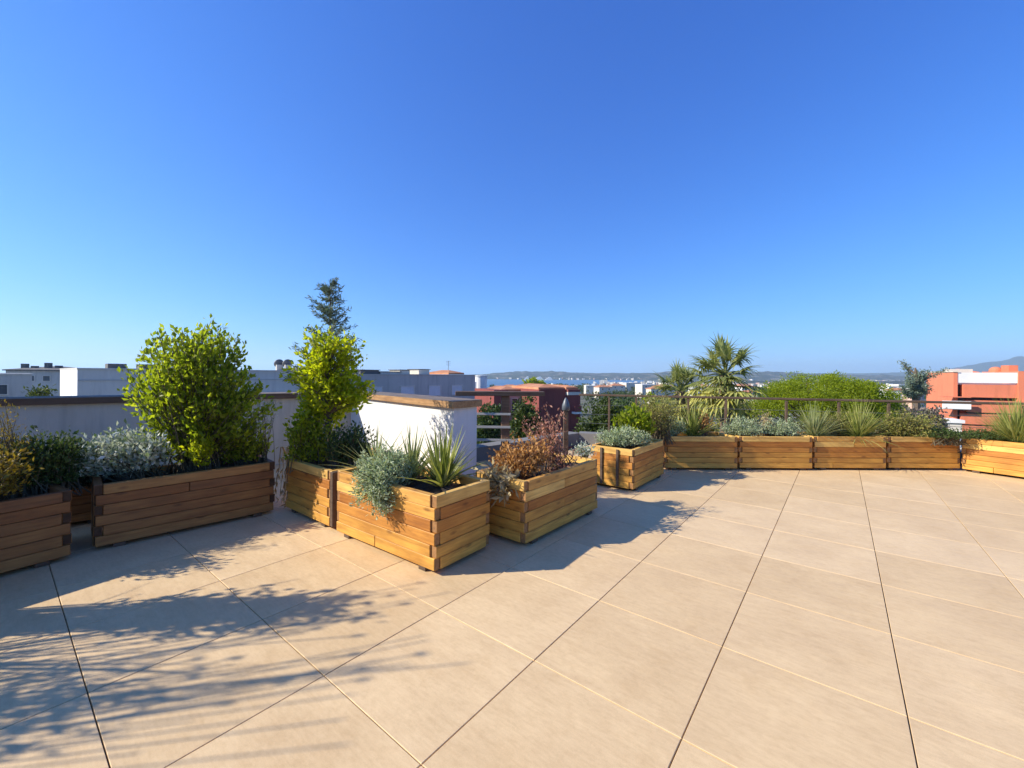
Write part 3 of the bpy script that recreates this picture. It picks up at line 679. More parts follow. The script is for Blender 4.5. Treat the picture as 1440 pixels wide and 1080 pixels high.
# ------------------------------------------------------------------ background trees
def crown_leaves(lb, c, rad, n, L, W, clumps, mi=0, flat=0):
    """leaf clumps spread over the volume of an ellipsoid, denser at its skin"""
    c = np.asarray(c, float); rad = np.asarray(rad, float)
    d = rng.normal(size=(clumps, 3)); d /= np.linalg.norm(d, axis=1)[:, None]
    if flat: d[:, 2] = np.abs(d[:, 2]) * np.where(rng.random(clumps) < .82, 1, -1)
    cc = c + d * rad * (rng.random(clumps) ** .33)[:, None] * rng.uniform(.82, 1.05, clumps)[:, None]
    per = max(3, n // clumps); s = rad.min() * .17
    P_ = np.repeat(cc, per, 0) + rng.normal(size=(clumps * per, 3)) * s * np.array([1.1, 1.1, .7])
    D_ = np.repeat(d, per, 0) * .7 + rng.normal(size=(clumps * per, 3)) * .8 + np.array([0, 0, .35])
    lb.leaves(P_, D_, L * rng.uniform(.6, 1.3, len(P_)), W * rng.uniform(.6, 1.3, len(P_)))
    return cc
def tuft_leaves(lb, c, rad, clumps, per, s, L, W):
    """round needle tufts set on the skin of an ellipsoid, some hanging inside it"""
    c = np.asarray(c, float); rad = np.asarray(rad, float)
    d = rng.normal(size=(clumps, 3)); d[:, 2] = np.abs(d[:, 2]) * np.where(rng.random(clumps) < .85, 1, -.6); d /= np.linalg.norm(d, axis=1)[:, None]
    cc = c + d * rad * (rng.random(clumps) ** .22)[:, None] * rng.uniform(.9, 1.06, clumps)[:, None]
    q = rng.normal(size=(clumps * per, 3)); q[:, 2] = q[:, 2] * .8 + .35; q /= np.linalg.norm(q, axis=1)[:, None]
    ss = np.repeat(s * rng.uniform(.6, 1.3, clumps), per)[:, None]
    lb.leaves(np.repeat(cc, per, 0) + q * ss * rng.uniform(.35, 1, (clumps * per, 1)) * np.array([1.15, 1.15, .7]), q + rng.normal(size=q.shape) * .35, L * rng.uniform(.7, 1.3, len(q)), W * rng.uniform(.7, 1.3, len(q)))
    return cc
def tree(name, label, base, h, lobes, n, L, W, leaf, tr=.18, clumps=60, group=None, flat=0, cat='tree', tuft=0):
    root = empty(name, base, 0, label, cat, group); lb = MB(); tb_ = MB()
    topz = max(l[2] for l in lobes); cx = lobes[0]
    tb_.tube(curve((0, 0, -.3), (cx[0] * .6, cx[1] * .6, topz), np.array([.1, .1, 0]), 7), np.linspace(tr, tr * .4, 7), 7)
    tot = sum(l[3] * l[4] * l[5] for l in lobes)
    for l in lobes:
        sh = l[3] * l[4] * l[5] / tot
        cc = tuft_leaves(lb, l[:3], l[3:6], int(clumps * sh), n // clumps, tuft, L, W) if tuft else crown_leaves(lb, l[:3], l[3:6], int(n * sh), L, W, max(8, int(clumps * sh)), 0, flat)
        for q_ in cc[:: max(1, len(cc) // 9)]:
            s0 = np.array([cx[0] * .3, cx[1] * .3, l[2] - l[5] * .9])
            tb_.tube(curve(s0, q_, np.array([0, 0, -l[5] * .2]), 5), np.linspace(tr * .35, tr * .06, 5), 5)
    lb.build('crown', M[leaf], root); tb_.build('trunk', M['bark'], root); return root
def gz(r):                                                    # height of the ground r metres out
    pts = [(0, -11), (80, -11.5), (200, -14), (400, -17.5), (800, -22.3), (1500, -22.3)]
    for (a_, za), (b_, zb_) in zip(pts, pts[1:]):
        if r <= b_: return za + (zb_ - za) * (r - a_) / (b_ - a_)
    return -22.3
def tree_px(name, label, x0, x1, ytop, Y, leaf, n=2600, L=.22, W=.12, hfrac=.55, group=None, clumps=70, flat=0, lob=None, ybot=None):
    """a tree whose crown spans picture columns x0..x1 with its top at ytop, standing Y metres out"""
    xc = (x0 + x1) / 2; X = xat(xc, Y); g = gz(math.hypot(X, Y)); t = zat(xc, ytop, Y); w_ = px2m(x1 - x0, Y) / 2
    hh = (t - zat(xc, ybot, Y)) / 2 if ybot else w_ * hfrac
    cz = t - g - hh
    L0 = [(0, 0, cz, w_ * .82, w_ * .8, hh), (-w_ * .42, 0, cz - hh * .22, w_ * .55, w_ * .5, hh * .72), (w_ * .42, .2, cz - hh * .16, w_ * .55, w_ * .5, hh * .76), (0, -w_ * .3, cz - hh * .1, w_ * .6, w_ * .5, hh * .8)]
    return tree(name, label, (X, Y, g), t - g, lob or L0, n, L, W, leaf, tr=max(.1, w_ * .07), clumps=clumps, group=group, flat=flat)
Y = 21; X = xat(1155, Y); g = gz(math.hypot(X, Y)); k = px2m(1, Y); zz = lambda py: zat(1155, py, Y) - g
tree('umbrella_pine', 'broad bright green umbrella pine crown right of the palms', (X, Y, g), 0,
     [(-2 * k, 0, zz(568), 80 * k, 76 * k, 40 * k), (-52 * k, -10 * k, zz(580), 46 * k, 40 * k, 30 * k), (52 * k, -10 * k, zz(578), 46 * k, 40 * k, 30 * k), (0, -50 * k, zz(586), 50 * k, 30 * k, 26 * k)],
     62000, .11, .036, 'lf_pine', tr=.3, clumps=430, flat=1, tuft=.42)
def palm(px, pytop, wpx, Y, label, seed, dead):
    r = random.Random(seed); X = xat(px, Y); g = gz(math.hypot(X, Y)); t = zat(px, pytop, Y); rad = px2m(wpx / 2, Y)
    root = empty('palm_tree', (X, Y, g), 0, label, 'palm tree'); cz = t - g - rad * 1.05
    tr = MB(); tr.tube([(0, 0, -.3), (.1, .0, cz * .5), (0, 0, cz)], [rad * .17, rad * .12, rad * .14], 10); tr.build('trunk', M['bark'], root)
    def frond(mb, a, el, plen, fan, n=17, droop=.3):
        d = np.array([math.cos(a) * math.cos(el), math.sin(a) * math.cos(el), math.sin(el)])
        p0 = np.array([0, 0, cz]); p1 = p0 + d * plen + np.array([0, 0, -droop * plen * .3]); mb.tube([p0, (p0 + p1) / 2 + np.array([0, 0, .06 * plen]), p1], [.022 * rad, .016 * rad, .01 * rad], 4)
        side = np.cross(d, (0, 0, 1)); side /= np.linalg.norm(side) + 1e-9; up = np.cross(side, d)
        for j in range(n):
            q_ = (j / (n - 1) - .5) * 2 * 1.9
            dd_ = d * math.cos(q_) + side * math.sin(q_) + up * .18 * math.cos(q_)
            mb.blade(p1, dd_, fan * (1 - .22 * abs(q_) / 1.9) * r.uniform(.85, 1.05), fan * .13, droop * r.uniform(.8, 2.4), 3, 0, .2)
    lf = MB(); de = MB()
    for i in range(34):
        el = R(r.uniform(-22, 84)); frond(lf, r.uniform(0, 6.28), el, rad * r.uniform(.42, .68), rad * r.uniform(.42, .56), 15, droop=.3 + .4 * math.cos(el))
    for i in range(dead):
        el = R(r.uniform(-70, -18)); frond(de, r.uniform(0, 6.28), el, rad * r.uniform(.45, .75), rad * r.uniform(.45, .6), 11, .9)
    lf.build('crown', M['lf_palm'], root); de.build('dead_fronds', M['lf_palmdead'], root)
palm(1020, 464, 118, 17, 'taller palm with a skirt of yellowed fronds', 2, 30)
palm(957, 502, 92, 20, 'shorter palm left of the taller one', 4, 24)
# dark cedar by the orange block: irregular, with leaning leaders
Y = 42; X = xat(1288, Y); g = gz(math.hypot(X, Y)); k = px2m(1, Y)
zz = lambda py: zat(1288, py, Y) - g
root = empty('cedar_tree', (X, Y, g), 0, 'dark ragged cedar left of the orange building', 'tree'); lb = MB(); tb_ = MB()
tb_.tube([(0, 0, -.3), (0, 0, zz(560)), (0, 0, zz(530)), (-1 * k, 0, zz(517))], [.4, .3, .18, .06], 7)
for (tx, ty, n) in ((-7, 507, 40), (-3, 514, 60), (1, 521, 60), (29, 518, 46), (22, 521, 60), (15, 526, 70), (-24, 533, 60), (-16, 530, 70), (-30, 543, 60), (-14, 540, 90), (8, 534, 90), (18, 536, 60), (-4, 530, 90), (-22, 550, 80), (8, 546, 90), (20, 547, 60), (-10, 553, 80), (2, 556, 80), (0, 540, 90)):
    yy = rng.uniform(-1.5, 1.5); tip = np.array([tx * k, yy, zz(ty)]); s0 = np.array([0, 0, zz(min(556, ty + 18))]); pts = curve(s0, tip, np.array([0, 0, -.3]), 6)
    tb_.tube(pts, np.linspace(.1, .02, 6), 5); m = n * 3
    q_ = .25 * 5 + rng.random(m) * 3.75; kk = np.minimum(q_.astype(int), 4); f_ = (q_ - kk)[:, None]
    lb.leaves(pts[kk] * (1 - f_) + pts[kk + 1] * f_ + rng.normal(size=(m, 3)) * np.array([.16, .2, .09]), rng.normal(size=(m, 3)) + np.array([0, 0, .3]), .30, .075)
lb.build('crown', M['lf_con'], root); tb_.build('trunk', M['bark'], root)
# trees below the terrace
TG = 'trees below the terrace'
mid = [(812, 888, 559, 22, 'lf_tree', 'dark round tree between the garden lamp and the battened planter'),
       (836, 922, 551, 34, 'lf_dark', 'dark tree behind the round one, left of the palms'),
       (895, 935, 549, 38, 'lf_pine', 'yellowish green tree just left of the shorter palm'),
       (660, 714, 562, 26, 'lf_dark', 'dark tree seen between the white parapet and the timber post'),
       (716, 766, 553, 34, 'lf_tree', 'tree in front of the dark red building, left of its tall face'),
       (935, 1000, 560, 26, 'lf_olive', 'olive tree below the two palms'),
       (1005, 1072, 553, 30, 'lf_olive', 'pale olive tree between the taller palm and the umbrella pine'),
       (1235, 1300, 560, 30, 'lf_mauve', 'mauve-brown bushy tree left of the orange building'),
       (1215, 1262, 556, 33, 'lf_tree', 'dark tree at the right foot of the umbrella pine'),
       (1285, 1330, 570, 34, 'lf_mauve', 'mauve-brown tree at the left foot of the orange building'),
       (38, 98, 536, 34, 'lf_tree', 'dark tree left of the long grey building with the white end'),
       (735, 768, 533, 150, 'lf_pine', 'small round green tree beyond the dark red building, in front of the bay')]
for (x0, x1, yt, Y, lf, lab) in mid:
    tree_px('tree', lab, x0, x1, yt, Y, lf, 5000 if Y < 100 else 900, .0085 * Y, .0046 * Y, group=TG, hfrac=.5, clumps=130, ybot=645 if Y < 100 else None)

# ------------------------------------------------------------------ buildings
def building(name, pos, yaw, label, cat='building', group=None): return empty(name, pos, yaw, label, cat, group)
def bx(parent, name, x0, x1, y0, y1, z0, z1, mat, bevel=0):
    mb = MB().box(((x0 + x1) / 2, (y0 + y1) / 2, (z0 + z1) / 2), (x1 - x0, y1 - y0, z1 - z0)); return mb.build(name, M[mat], parent, bevel=bevel)
def win(parent, x, z, w_, h_, y=0, frame='white', pane='glass'):
    """a window on the wall at local y (its front face looks to -y): frame ring, recessed pane"""
    mb = MB(); t = .09
    mb.box((x, y - .03, z + h_ / 2 + t / 2), (w_ + 2 * t, .1, t)); mb.box((x, y - .03, z - h_ / 2 - t / 2), (w_ + 2 * t, .1, t))
    for s in (-1, 1): mb.box((x + s * (w_ / 2 + t / 2), y - .03, z), (t, .1, h_))
    f = mb.build('window', M[frame], parent)
    MB().box((x, y - .012, z), (w_, .02, h_)).build('pane', M[pane], f); return f
def hip(parent, x0, x1, y0, y1, z, h_, ov=.4, mat='rooftile'):
    x0 -= ov; x1 += ov; y0 -= ov; y1 += ov; d = min(x1 - x0, y1 - y0) / 2
    if (x1 - x0) >= (y1 - y0): a_, b_ = (x0 + d, (y0 + y1) / 2), (x1 - d + .01, (y0 + y1) / 2)
    else: a_, b_ = ((x0 + x1) / 2, y0 + d), ((x0 + x1) / 2, y1 - d + .01)
    V = [(x0, y0, z), (x1, y0, z), (x1, y1, z), (x0, y1, z), (a_[0], a_[1], z + h_), (b_[0], b_[1], z + h_), (x0, y0, z - .2), (x1, y0, z - .2), (x1, y1, z - .2), (x0, y1, z - .2)]
    Fs = [(0, 1, 5, 4), (1, 2, 5), (2, 3, 4, 5), (3, 0, 4), (6, 7, 1, 0), (7, 8, 2, 1), (8, 9, 3, 2), (9, 6, 0, 3), (9, 8, 7, 6)] if (x1 - x0) >= (y1 - y0) else \
         [(0, 1, 4), (1, 2, 5, 4), (2, 3, 5), (3, 0, 4, 5), (6, 7, 1, 0), (7, 8, 2, 1), (8, 9, 3, 2), (9, 6, 0, 3), (9, 8, 7, 6)]
    mb = MB(); mb.add(V, Fs); return mb.build('roof', M[mat], parent)
# long grey block behind the parapet, front along U
q = at(110, 530, 25); G0 = -11.6
lg = building('apartment_block', (q.x, q.y, G0), YAW_U, 'long grey flat-roofed block with a sunlit white end above the left parapet')
za = 1.66 - G0; zc = 1.40 - G0
bx(lg, 'wall', 0, 18.6, 0, 10, 0, za, 'greyb'); bx(lg, 'wall', 18.604, 35, 0.3, 9.7, 0, zc, 'greyb2')
bx(lg, 'roof_edge', -.06, 18.66, -.06, 10.06, za + .004, za + .09, 'greyb'); bx(lg, 'roof_edge', 18.70, 35.06, .24, 9.76, zc + .004, zc + .10, 'greyb2')
bx(lg, 'ledge', -.03, 18.58, -.05, -.002, za - .70, za - .62, 'greyb2')
bx(lg, 'end_wall', -.04, -.004, 0, 10, 0, za, 'white')
for x in (1.6, 3.2): bx(lg, 'roof_box', x, x + .95, 2.5, 3.6, za + .09, za + .42, 'roofdark', .02)
bx(lg, 'roof_box', 14.6, 17.2, 4, 6, za + .09, za + .40, 'roofdark', .02)
for x, w_, m_, h_ in ((20.6, 2.2, 'roofdark', .38), (23, 2.6, 'greyb', .22), (25.5, 1.4, 'cream', .45), (28.2, 1.6, 'cream', .55)):
    bx(lg, 'roof_box', x, x + w_, 3, 5, zc + .10, zc + .10 + h_, m_, .02)
    bx(lg, 'roof_box_lid', x - .1, x + w_ + .1, 2.9, 5.1, zc + .104 + h_, zc + .18 + h_, 'roofdark')
hip(lg, 32, 34.5, 2, 6, zc + .32, .35, .1)
for x in (20.5, 24.5, 28.3, 31.8): win(lg, x, zc - 1.75, 1.7, 1.1, .3, 'greyb', 'blind')
for x in (3.5, 7.5, 11.5, 15.5): win(lg, x, za - 2.3, 1.5, 1.2, 0, 'greyb', 'blind')
MB().tube([(33.8, 4, zc), (33.8, 4, zc + 1.9)], .03, 5).build('antenna_mast', M['metal_grey'], lg)
for z in (1.35, 1.6, 1.8): MB().tube([(33.4, 4, zc + z), (34.2, 4, zc + z)], .015, 4).build('antenna_bar', M['metal_grey'], lg)
for i, (px, lab) in enumerate(((392.5, 'left grey satellite dish on the roof of the long grey block'), (404.5, 'right grey satellite dish on the roof of the long grey block'))):
    Y = 36; v = at(px, 512, Y); zr = 1.66 + .09
    ds = empty('satellite_dish', (v.x, v.y, zr), math.atan2(-v.x, -v.y) * -1 + .25, lab, 'satellite dish', 'satellite dishes on the grey block')
    zd = v.z - zr
    MB().tube([(0, .1, 0), (0, .1, zd)], .035, 6).build('mast', M['metal_grey'], ds)
    dm = MB().lathe([(.02, .0), (.18, .02), (.32, .07), (.40, .13), (.39, .14), (.31, .085), (.17, .035), (.02, .015)], (0, 0, 0), 20).build('dish', M['metal_grey'], ds, smooth=True); dm.location = (0, .05, zd); dm.rotation_euler = (R(68), 0, 0)
    MB().tube([(0, .0, zd - .35), (0, -.42, zd - .05)], .015, 5).build('feed_arm', M['metal_grey'], ds)
    MB().box((0, 0.1, .25), (.5, .4, .5)).build('base_block', M['greyb2'], ds)
# far left: low grey block and a darker roofscape
q = at(45, 527, 46); f2 = building('apartment_block', (q.x, q.y, G0), YAW_U, 'low grey block at the far left edge behind the parapet')
bx(f2, 'wall', -16, 0, 0, 9, 0, q.z - G0, 'greyb2'); bx(f2, 'roof_edge', -16.1, .1, -.1, 9.1, q.z - G0 + .004, q.z - G0 + .15, 'greyb')
for x in (-2.4, -5.2): win(f2, x, q.z - G0 - 1.6, 1.3, 1.0, 0, 'greyb')
q = at(8, 521, 75); f3 = building('apartment_block', (q.x, q.y, G0), R(8), 'distant dark roofs with chimneys at the far left edge')
zt_ = q.z - G0
bx(f3, 'wall', 0, 9.5, 0, 8, 0, zt_, 'greyb2'); hip(f3, 0, 9.5, 0, 8, zt_ + .2, .7, .3, 'roofdark')
for x, h_ in ((1.0, 1.3), (2.6, .9), (4.8, 1.5), (6.5, 1.0)): bx(f3, 'chimney', x, x + .7, 1.5, 2.3, zt_ - .2, zt_ + h_, 'roofdark')
for x in (1.5, 4, 6.5): win(f3, x, zt_ - 1.4, 1.1, .9, 0, 'greyb')
# round white tower with pink roofs
Y = 60; v = at(676, 548, Y); k = px2m(1, Y); g = gz(60)
wt = building('white_tower', (v.x, Y, g), 0, 'round white stair tower right of the long grey block')
zt_ = zat(676, 528, Y) - g
MB().lathe([(.9, 0), (.9, zt_ - .15), (1.0, zt_ - .15), (1.0, zt_), (.05, zt_ + .02)], n=20).build('wall', M['white'], wt)
bx(wt, 'side_wall', -1.0, -.2, -.7, .7, 0, zt_ * .93, 'white')
def house(px0, px1, pytop, Y, label, wall, yaw=0, depth=None, roof=True, floors=2, name='house', group=None, flat=False, rh=None, wins=3):
    """a house whose front spans picture columns px0..px1, eaves at pytop"""
    p = at(px0, pytop, Y); q_ = at(px1, pytop, Y); g = gz(math.hypot((p.x + q_.x) / 2, Y)); W_ = (q_ - p).length / max(.4, math.cos(yaw)); D_ = depth or W_ * .7
    b_ = building(name, ((p.x + q_.x) / 2, Y, g), yaw, label, 'house' if name == 'house' else 'building', group); z = p.z - g
    bx(b_, 'wall', -W_ / 2, W_ / 2, 0, D_, 0, z, wall)
    if flat: bx(b_, 'roof', -W_ / 2 - .15, W_ / 2 + .15, -.15, D_ + .15, z + .004, z + .3, 'white')
    else: hip(b_, -W_ / 2, W_ / 2, 0, D_, z + .2, rh or W_ * .14)
    for f_ in range(floors):
        for i in range(wins): win(b_, (-.5 + (i + .5) / wins) * W_, z - 1.5 - 2.9 * f_, min(1.2, W_ / wins * .5), 1.3, 0, 'white')
    return b_
house(688, 714, 549, 62, 'pink house with an orange tiled roof right of the round white tower', 'pinkb', .1, rh=.5)
house(702, 730, 546, 80, 'cream house with an orange tiled roof just below the bay, left of the green tree', 'cream', -.1, rh=.5)
# dark red block
Y = 40; v = at(758, 548, Y); k = px2m(1, Y); g = gz(41)
rb = building('apartment_block', (v.x, v.y, g), R(24), 'dark red apartment block with orange roofs and white balcony slabs below the bay')
zt_ = v.z - g
bx(rb, 'wall', 0, 3.05, 0, 7, 0, zt_, 'brick'); bx(rb, 'wall', 3.054, 4.5, -.35, 6, 0, zt_ - .0, 'brick')
bx(rb, 'wall', -3.8, -2.3, 2.2, 8, 0, zt_ - .1, 'brick'); bx(rb, 'wall', -2.296, -.004, 4.2, 8, 0, zt_ - .35, 'pinkb')
hip(rb, .2, 2.9, .4, 6.6, zt_ + .2, .3, .1); hip(rb, 3.2, 4.4, .2, 5.6, zt_ + .2, .2, .1); hip(rb, -2.1, -.2, 4.4, 7.7, zt_ - .1, .3, .2)
bx(rb, 'wall_cap', 3.0, 4.55, -.42, .2, zt_ - .55, zt_ - .25, 'cream')
for i in range(4): bx(rb, 'balcony_slab', 3.5, 4.3, -.9, -.354, zt_ - 2.4 - 2.1 * i, zt_ - 2.2 - 2.1 * i, 'white')
for i in range(4): bx(rb, 'balcony_rail', 3.5, 4.3, -.9, -.86, zt_ - 2.196 - 2.1 * i, zt_ - 1.6 - 2.1 * i, 'brick')
for i in range(3):
    for x, y_ in ((-1.7, 4.2), (-.7, 4.2)): win(rb, x, zt_ - 1.7 - 2.4 * i, .6, 1.2, y_, 'cream')
bx(rb, 'parapet', .1, 2.95, -.05, -.004, zt_ - .12, zt_ + .05, 'brick')
house(724, 752, 553, 52, 'orange-washed house half hidden by the tree left of the dark red block', 'pinkb', .15, rh=.7)
# orange block on the right; local x runs along its front (towards the right and nearer), front looks to -y
Y = 48; v = at(1345, 524, Y); yawO = R(-27); g = gz(math.hypot(v.x, v.y))
ob = building('apartment_block', (v.x, v.y, g), yawO, 'orange terracotta apartment block with white balcony bands at the right edge')
T_ = v.z - g
cs, sn = math.cos(yawO), math.sin(yawO)
def ox(px, yl=0.0):                                            # local x where the picture column px meets the plane y=yl
    a = (px - 720) / F; X0 = v.x - sn * yl; Y0 = v.y + cs * yl
    return (a * Y0 - X0) / (cs - a * sn)
def oz(px, py, yl=0.0):
    x = ox(px, yl); Yw = v.y + sn * x + cs * yl; return zat(px, py, Yw) - g
xL = ox(1308); xR = ox(1429); xE = ox(1530)
lo_, hi_ = .5, 40
for _ in range(40):
    m_ = (lo_ + hi_) / 2; x_ = v.x - sn * m_; y_ = v.y + cs * m_
    if 720 + F * x_ / y_ > 1308: lo_ = m_
    else: hi_ = m_
DP = lo_
bx(ob, 'wall', 0.004, xR, 0.9, DP - .01, 0, oz(1390, 540), 'terra')                                  # body behind the balcony bands
bx(ob, 'wall', -.35, 0, -.3, DP, 0, T_ + .05, 'terra')                              # left wing
bx(ob, 'wall', xR + .004, xE, -.4, DP, 0, oz(1434, 522), 'terra')                          # right wing
bx(ob, 'wall', .2, xR - .2, 3.0, DP - .2, oz(1390, 540) + .004, oz(1390, 525), 'terra')
bx(ob, 'balcony_band', 0.0, xR, -.25, -.05, oz(1390, 538.6), oz(1390, 524), 'white')
bx(ob, 'balcony_floor', 0.0, xR, -.046, 2.9, oz(1390, 541), oz(1390, 539), 'white')
bx(ob, 'spandrel', ox(1353), xR, -.25, .896, oz(1390, 559), oz(1390, 540.8), 'terra')
bx(ob, 'window', 0.05, ox(1352), .4, .896, oz(1348, 556), oz(1348, 540.8), 'dark')
bx(ob, 'balcony_floor', -1.6, ox(1357), -1.4, -.304, oz(1338, 558.2), oz(1338, 557.2), 'terra')
bx(ob, 'opening', ox(1353), xR, .5, .894, oz(1390, 563), oz(1390, 559.3), 'dark')
bx(ob, 'balcony_front', -1.6, ox(1357), -1.4, -1.2, oz(1338, 574), oz(1338, 563), 'white')
bx(ob, 'balcony_floor', -1.6, ox(1357), -1.19, -.304, oz(1338, 575), oz(1338, 573.4), 'white')
bx(ob, 'balcony_opening', .01, ox(1355), .1, .89, oz(1338, 563), oz(1338, 559), 'dark')
bx(ob, 'spandrel', ox(1357), xE, -.62, -.26, oz(1390, 580), oz(1390, 563.2), 'terra')
bx(ob, 'opening', ox(1357), xE, -.5, -.27, oz(1390, 582), oz(1390, 580.1), 'dark')
bx(ob, 'spandrel', ox(1348), xE, -.62, -.26, oz(1390, 597), oz(1390, 582.2), 'terra')
bx(ob, 'lower_window', .02, ox(1353), .5, .89, oz(1342, 590), oz(1342, 577), 'dark')
bx(ob, 'opening', ox(1350), xE, -.5, -.27, oz(1390, 599), oz(1390, 597.2), 'dark')
bx(ob, 'spandrel', ox(1340), xE, -.62, -.26, oz(1390, 616), oz(1390, 599.2), 'terra')
bx(ob, 'wall_base', ox(1328), xE, -.255, -.002, 0, oz(1390, 616) - .05, 'terra') if False else None
hip(ob, 1.0, 3.2, 4, 7, oz(1390, 525) + .2, .4, .2, 'terra')
c_ = MB().lathe([(.55, 0), (.55, .45), (.45, .65), (.25, .78), (.05, .82)], n=16).build('roof_turret', M['terra'], ob, smooth=False); c_.location = (ox(1400, 4), 4.0, oz(1400, 525))
bx(ob, 'roof_edge', 0, ox(1366, 3), 2.7, 2.95, oz(1390, 525), oz(1356, 519, 2.8), 'cream')
bx(ob, 'roof_edge', -.45, .1, -.4, DP + .1, T_ + .054, T_ + .16, 'cream')
bx(ob, 'chimney', ox(1434), ox(1448), 2, 3.5, oz(1434, 522) + .004, oz(1440, 513), 'terra')
house(1310, 1344, 594, 40, 'small cream house at the foot of the orange block', 'cream', -.45, flat=True, floors=1)
# town: individual houses
TOWN = [(902, 926, 541, 330, 'cream', 1), (915, 934, 547, 220, 'cream', 0),
        (926, 950, 544, 300, 'cream', 0), (938, 962, 539, 520, 'cream', 1), (974, 996, 543, 300, 'white', 0), (986, 1008, 539.5, 500, 'cream', 1), (1040, 1066, 544, 280, 'white', 0),
        (1046, 1064, 552, 140, 'cream', 0), (1248, 1266, 544, 260, 'white', 1), (1262, 1282, 541, 380, 'cream', 1), (1256, 1276, 549, 170, 'white', 0), (1278, 1300, 546, 230, 'white', 1), (1284, 1304, 553, 140, 'pinkb', 0),
        (860, 880, 542.5, 420, 'cream', 0), (880, 900, 538.5, 600, 'cream', 1), (842, 862, 544.5, 330, 'cream', 0), (1030, 1048, 540, 480, 'white', 1), (824, 840, 542.5, 420, 'cream', 1)]
def where(px): return 'below the bay, right of the dark red block' if px < 875 else 'in the town left of the shorter palm' if px < 955 else 'in the town between and beside the palms' if px < 1100 else 'in the town left of the orange block'
wn = {'white': 'white', 'cream': 'cream', 'pinkb': 'pink'}
for (a_, b_, yt, Y, wl, ft) in TOWN:
    lab = '%s house with %s %s' % (wn[wl], 'a flat roof' if ft else 'an orange tiled roof', where(a_))
    house(a_, b_, yt, Y, lab, wl, random.uniform(-.35, .5), flat=bool(ft), group='houses of the town below', wins=3 if Y < 260 else 2, floors=2 if Y < 260 else 1)
# white stepped blocks on the bay's shore
for i, (px0, px1, pyt, lab) in enumerate(((736, 748, 529, 'leftmost and smallest of the white stepped blocks on the far shore'), (750, 768, 529.5, 'middle white stepped block on the far shore'), (766, 780, 530, 'rightmost white stepped block on the far shore'))):
    Y = 1900 + 60 * i; p = at(px0, 534, Y); q_ = at(px1, 534, Y); W_ = q_.x - p.x; zt_ = zat(px0, pyt, Y) + 23.5
    b_ = building('stepped_block', ((p.x + q_.x) / 2, Y, -23.5), 0, lab, 'building', 'white blocks on the far shore')
    for s in range(6):
        f0 = 1 - s / 6.0; bx(b_, 'storeys', -W_ / 2 * f0, W_ / 2 * (f0 * .55 + .1), 0, 18 - s, zt_ * s / 6 + (.01 if s else 0), zt_ * (s + 1) / 6, 'white')

# ------------------------------------------------------------------ terrain, sea, hills
def m_ground():
    m, nt, b = newmat('town_ground'); v = coords(nt)
    f = noisen(nt, v, .03, 6, .6); f2 = noisen(nt, v, .3, 4, .6)
    c = ramp(nt, [(.35, (.05, .065, .028)), (.5, (.10, .10, .055)), (.62, (.20, .18, .14)), (.75, (.09, .09, .05))], f).outputs[0]
    c = mixc(nt, c, ramp(nt, [(.3, (.6, .6, .6)), (.7, (1.1, 1.1, 1.1))], f2).outputs[0], .8, 'MULTIPLY')
    nt.links.new(c, b.inputs['Base Color']); b.inputs['Roughness'].default_value = .95; return m
def m_hill(name, cols, scale):
    m, nt, b = newmat(name); v = coords(nt); f = noisen(nt, v, scale, 8, .7)
    nt.links.new(ramp(nt, cols, f).outputs[0], b.inputs['Base Color']); b.inputs['Roughness'].default_value = .95; return m
def m_sea():
    m, nt, b = newmat('sea_water'); v = coords(nt, (.02, .06, 1))
    b.inputs['Base Color'].default_value = (.05, .11, .18, 1); b.inputs['Roughness'].default_value = .32; b.inputs['IOR'].default_value = 1.33
    bump(nt, noisen(nt, v, 2, 6, .6), b, .6, .8); return m
def px_of(x, y): return 720 + F * x / max(y, 1)
gm = MB(); NA = 120; radii = [0, 30, 60, 100, 150, 220, 300, 400, 520, 650, 780, 860, 920, 1100, 1500, 2000, 2500, 3200, 5000, 8000, 12800]
V = []; 
for i, r in enumerate(radii):
    for j in range(NA):
        a_ = 2 * math.pi * j / NA; x, y = r * math.sin(a_), r * math.cos(a_); z = gz(r)
        if y > 0:
            p_ = px_of(x, y)
            if r > 890 and p_ < 905: z = -34
            if r > 820 and 640 < p_ < 905: z = -34
        else:
            if r > 890 and x < 0: z = -34
        V.append((x, y, z + (random.uniform(-.4, .4) if 60 < r < 850 else 0)))
Fs = [(i * NA + j, i * NA + (j + 1) % NA, (i + 1) * NA + (j + 1) % NA, (i + 1) * NA + j) for i in range(len(radii) - 1) for j in range(NA)]
gm.add(V, [f[::-1] for f in Fs]); struct('ground', gm.build('ground', m_ground()))
RS = 13000
sm = MB(); sm.add([(-RS, -RS, -23.5), (RS, -RS, -23.5), (RS, RS, -23.5), (-RS, RS, -23.5)], [(0, 1, 2, 3)]); struct('sea', sm.build('sea', m_sea()))
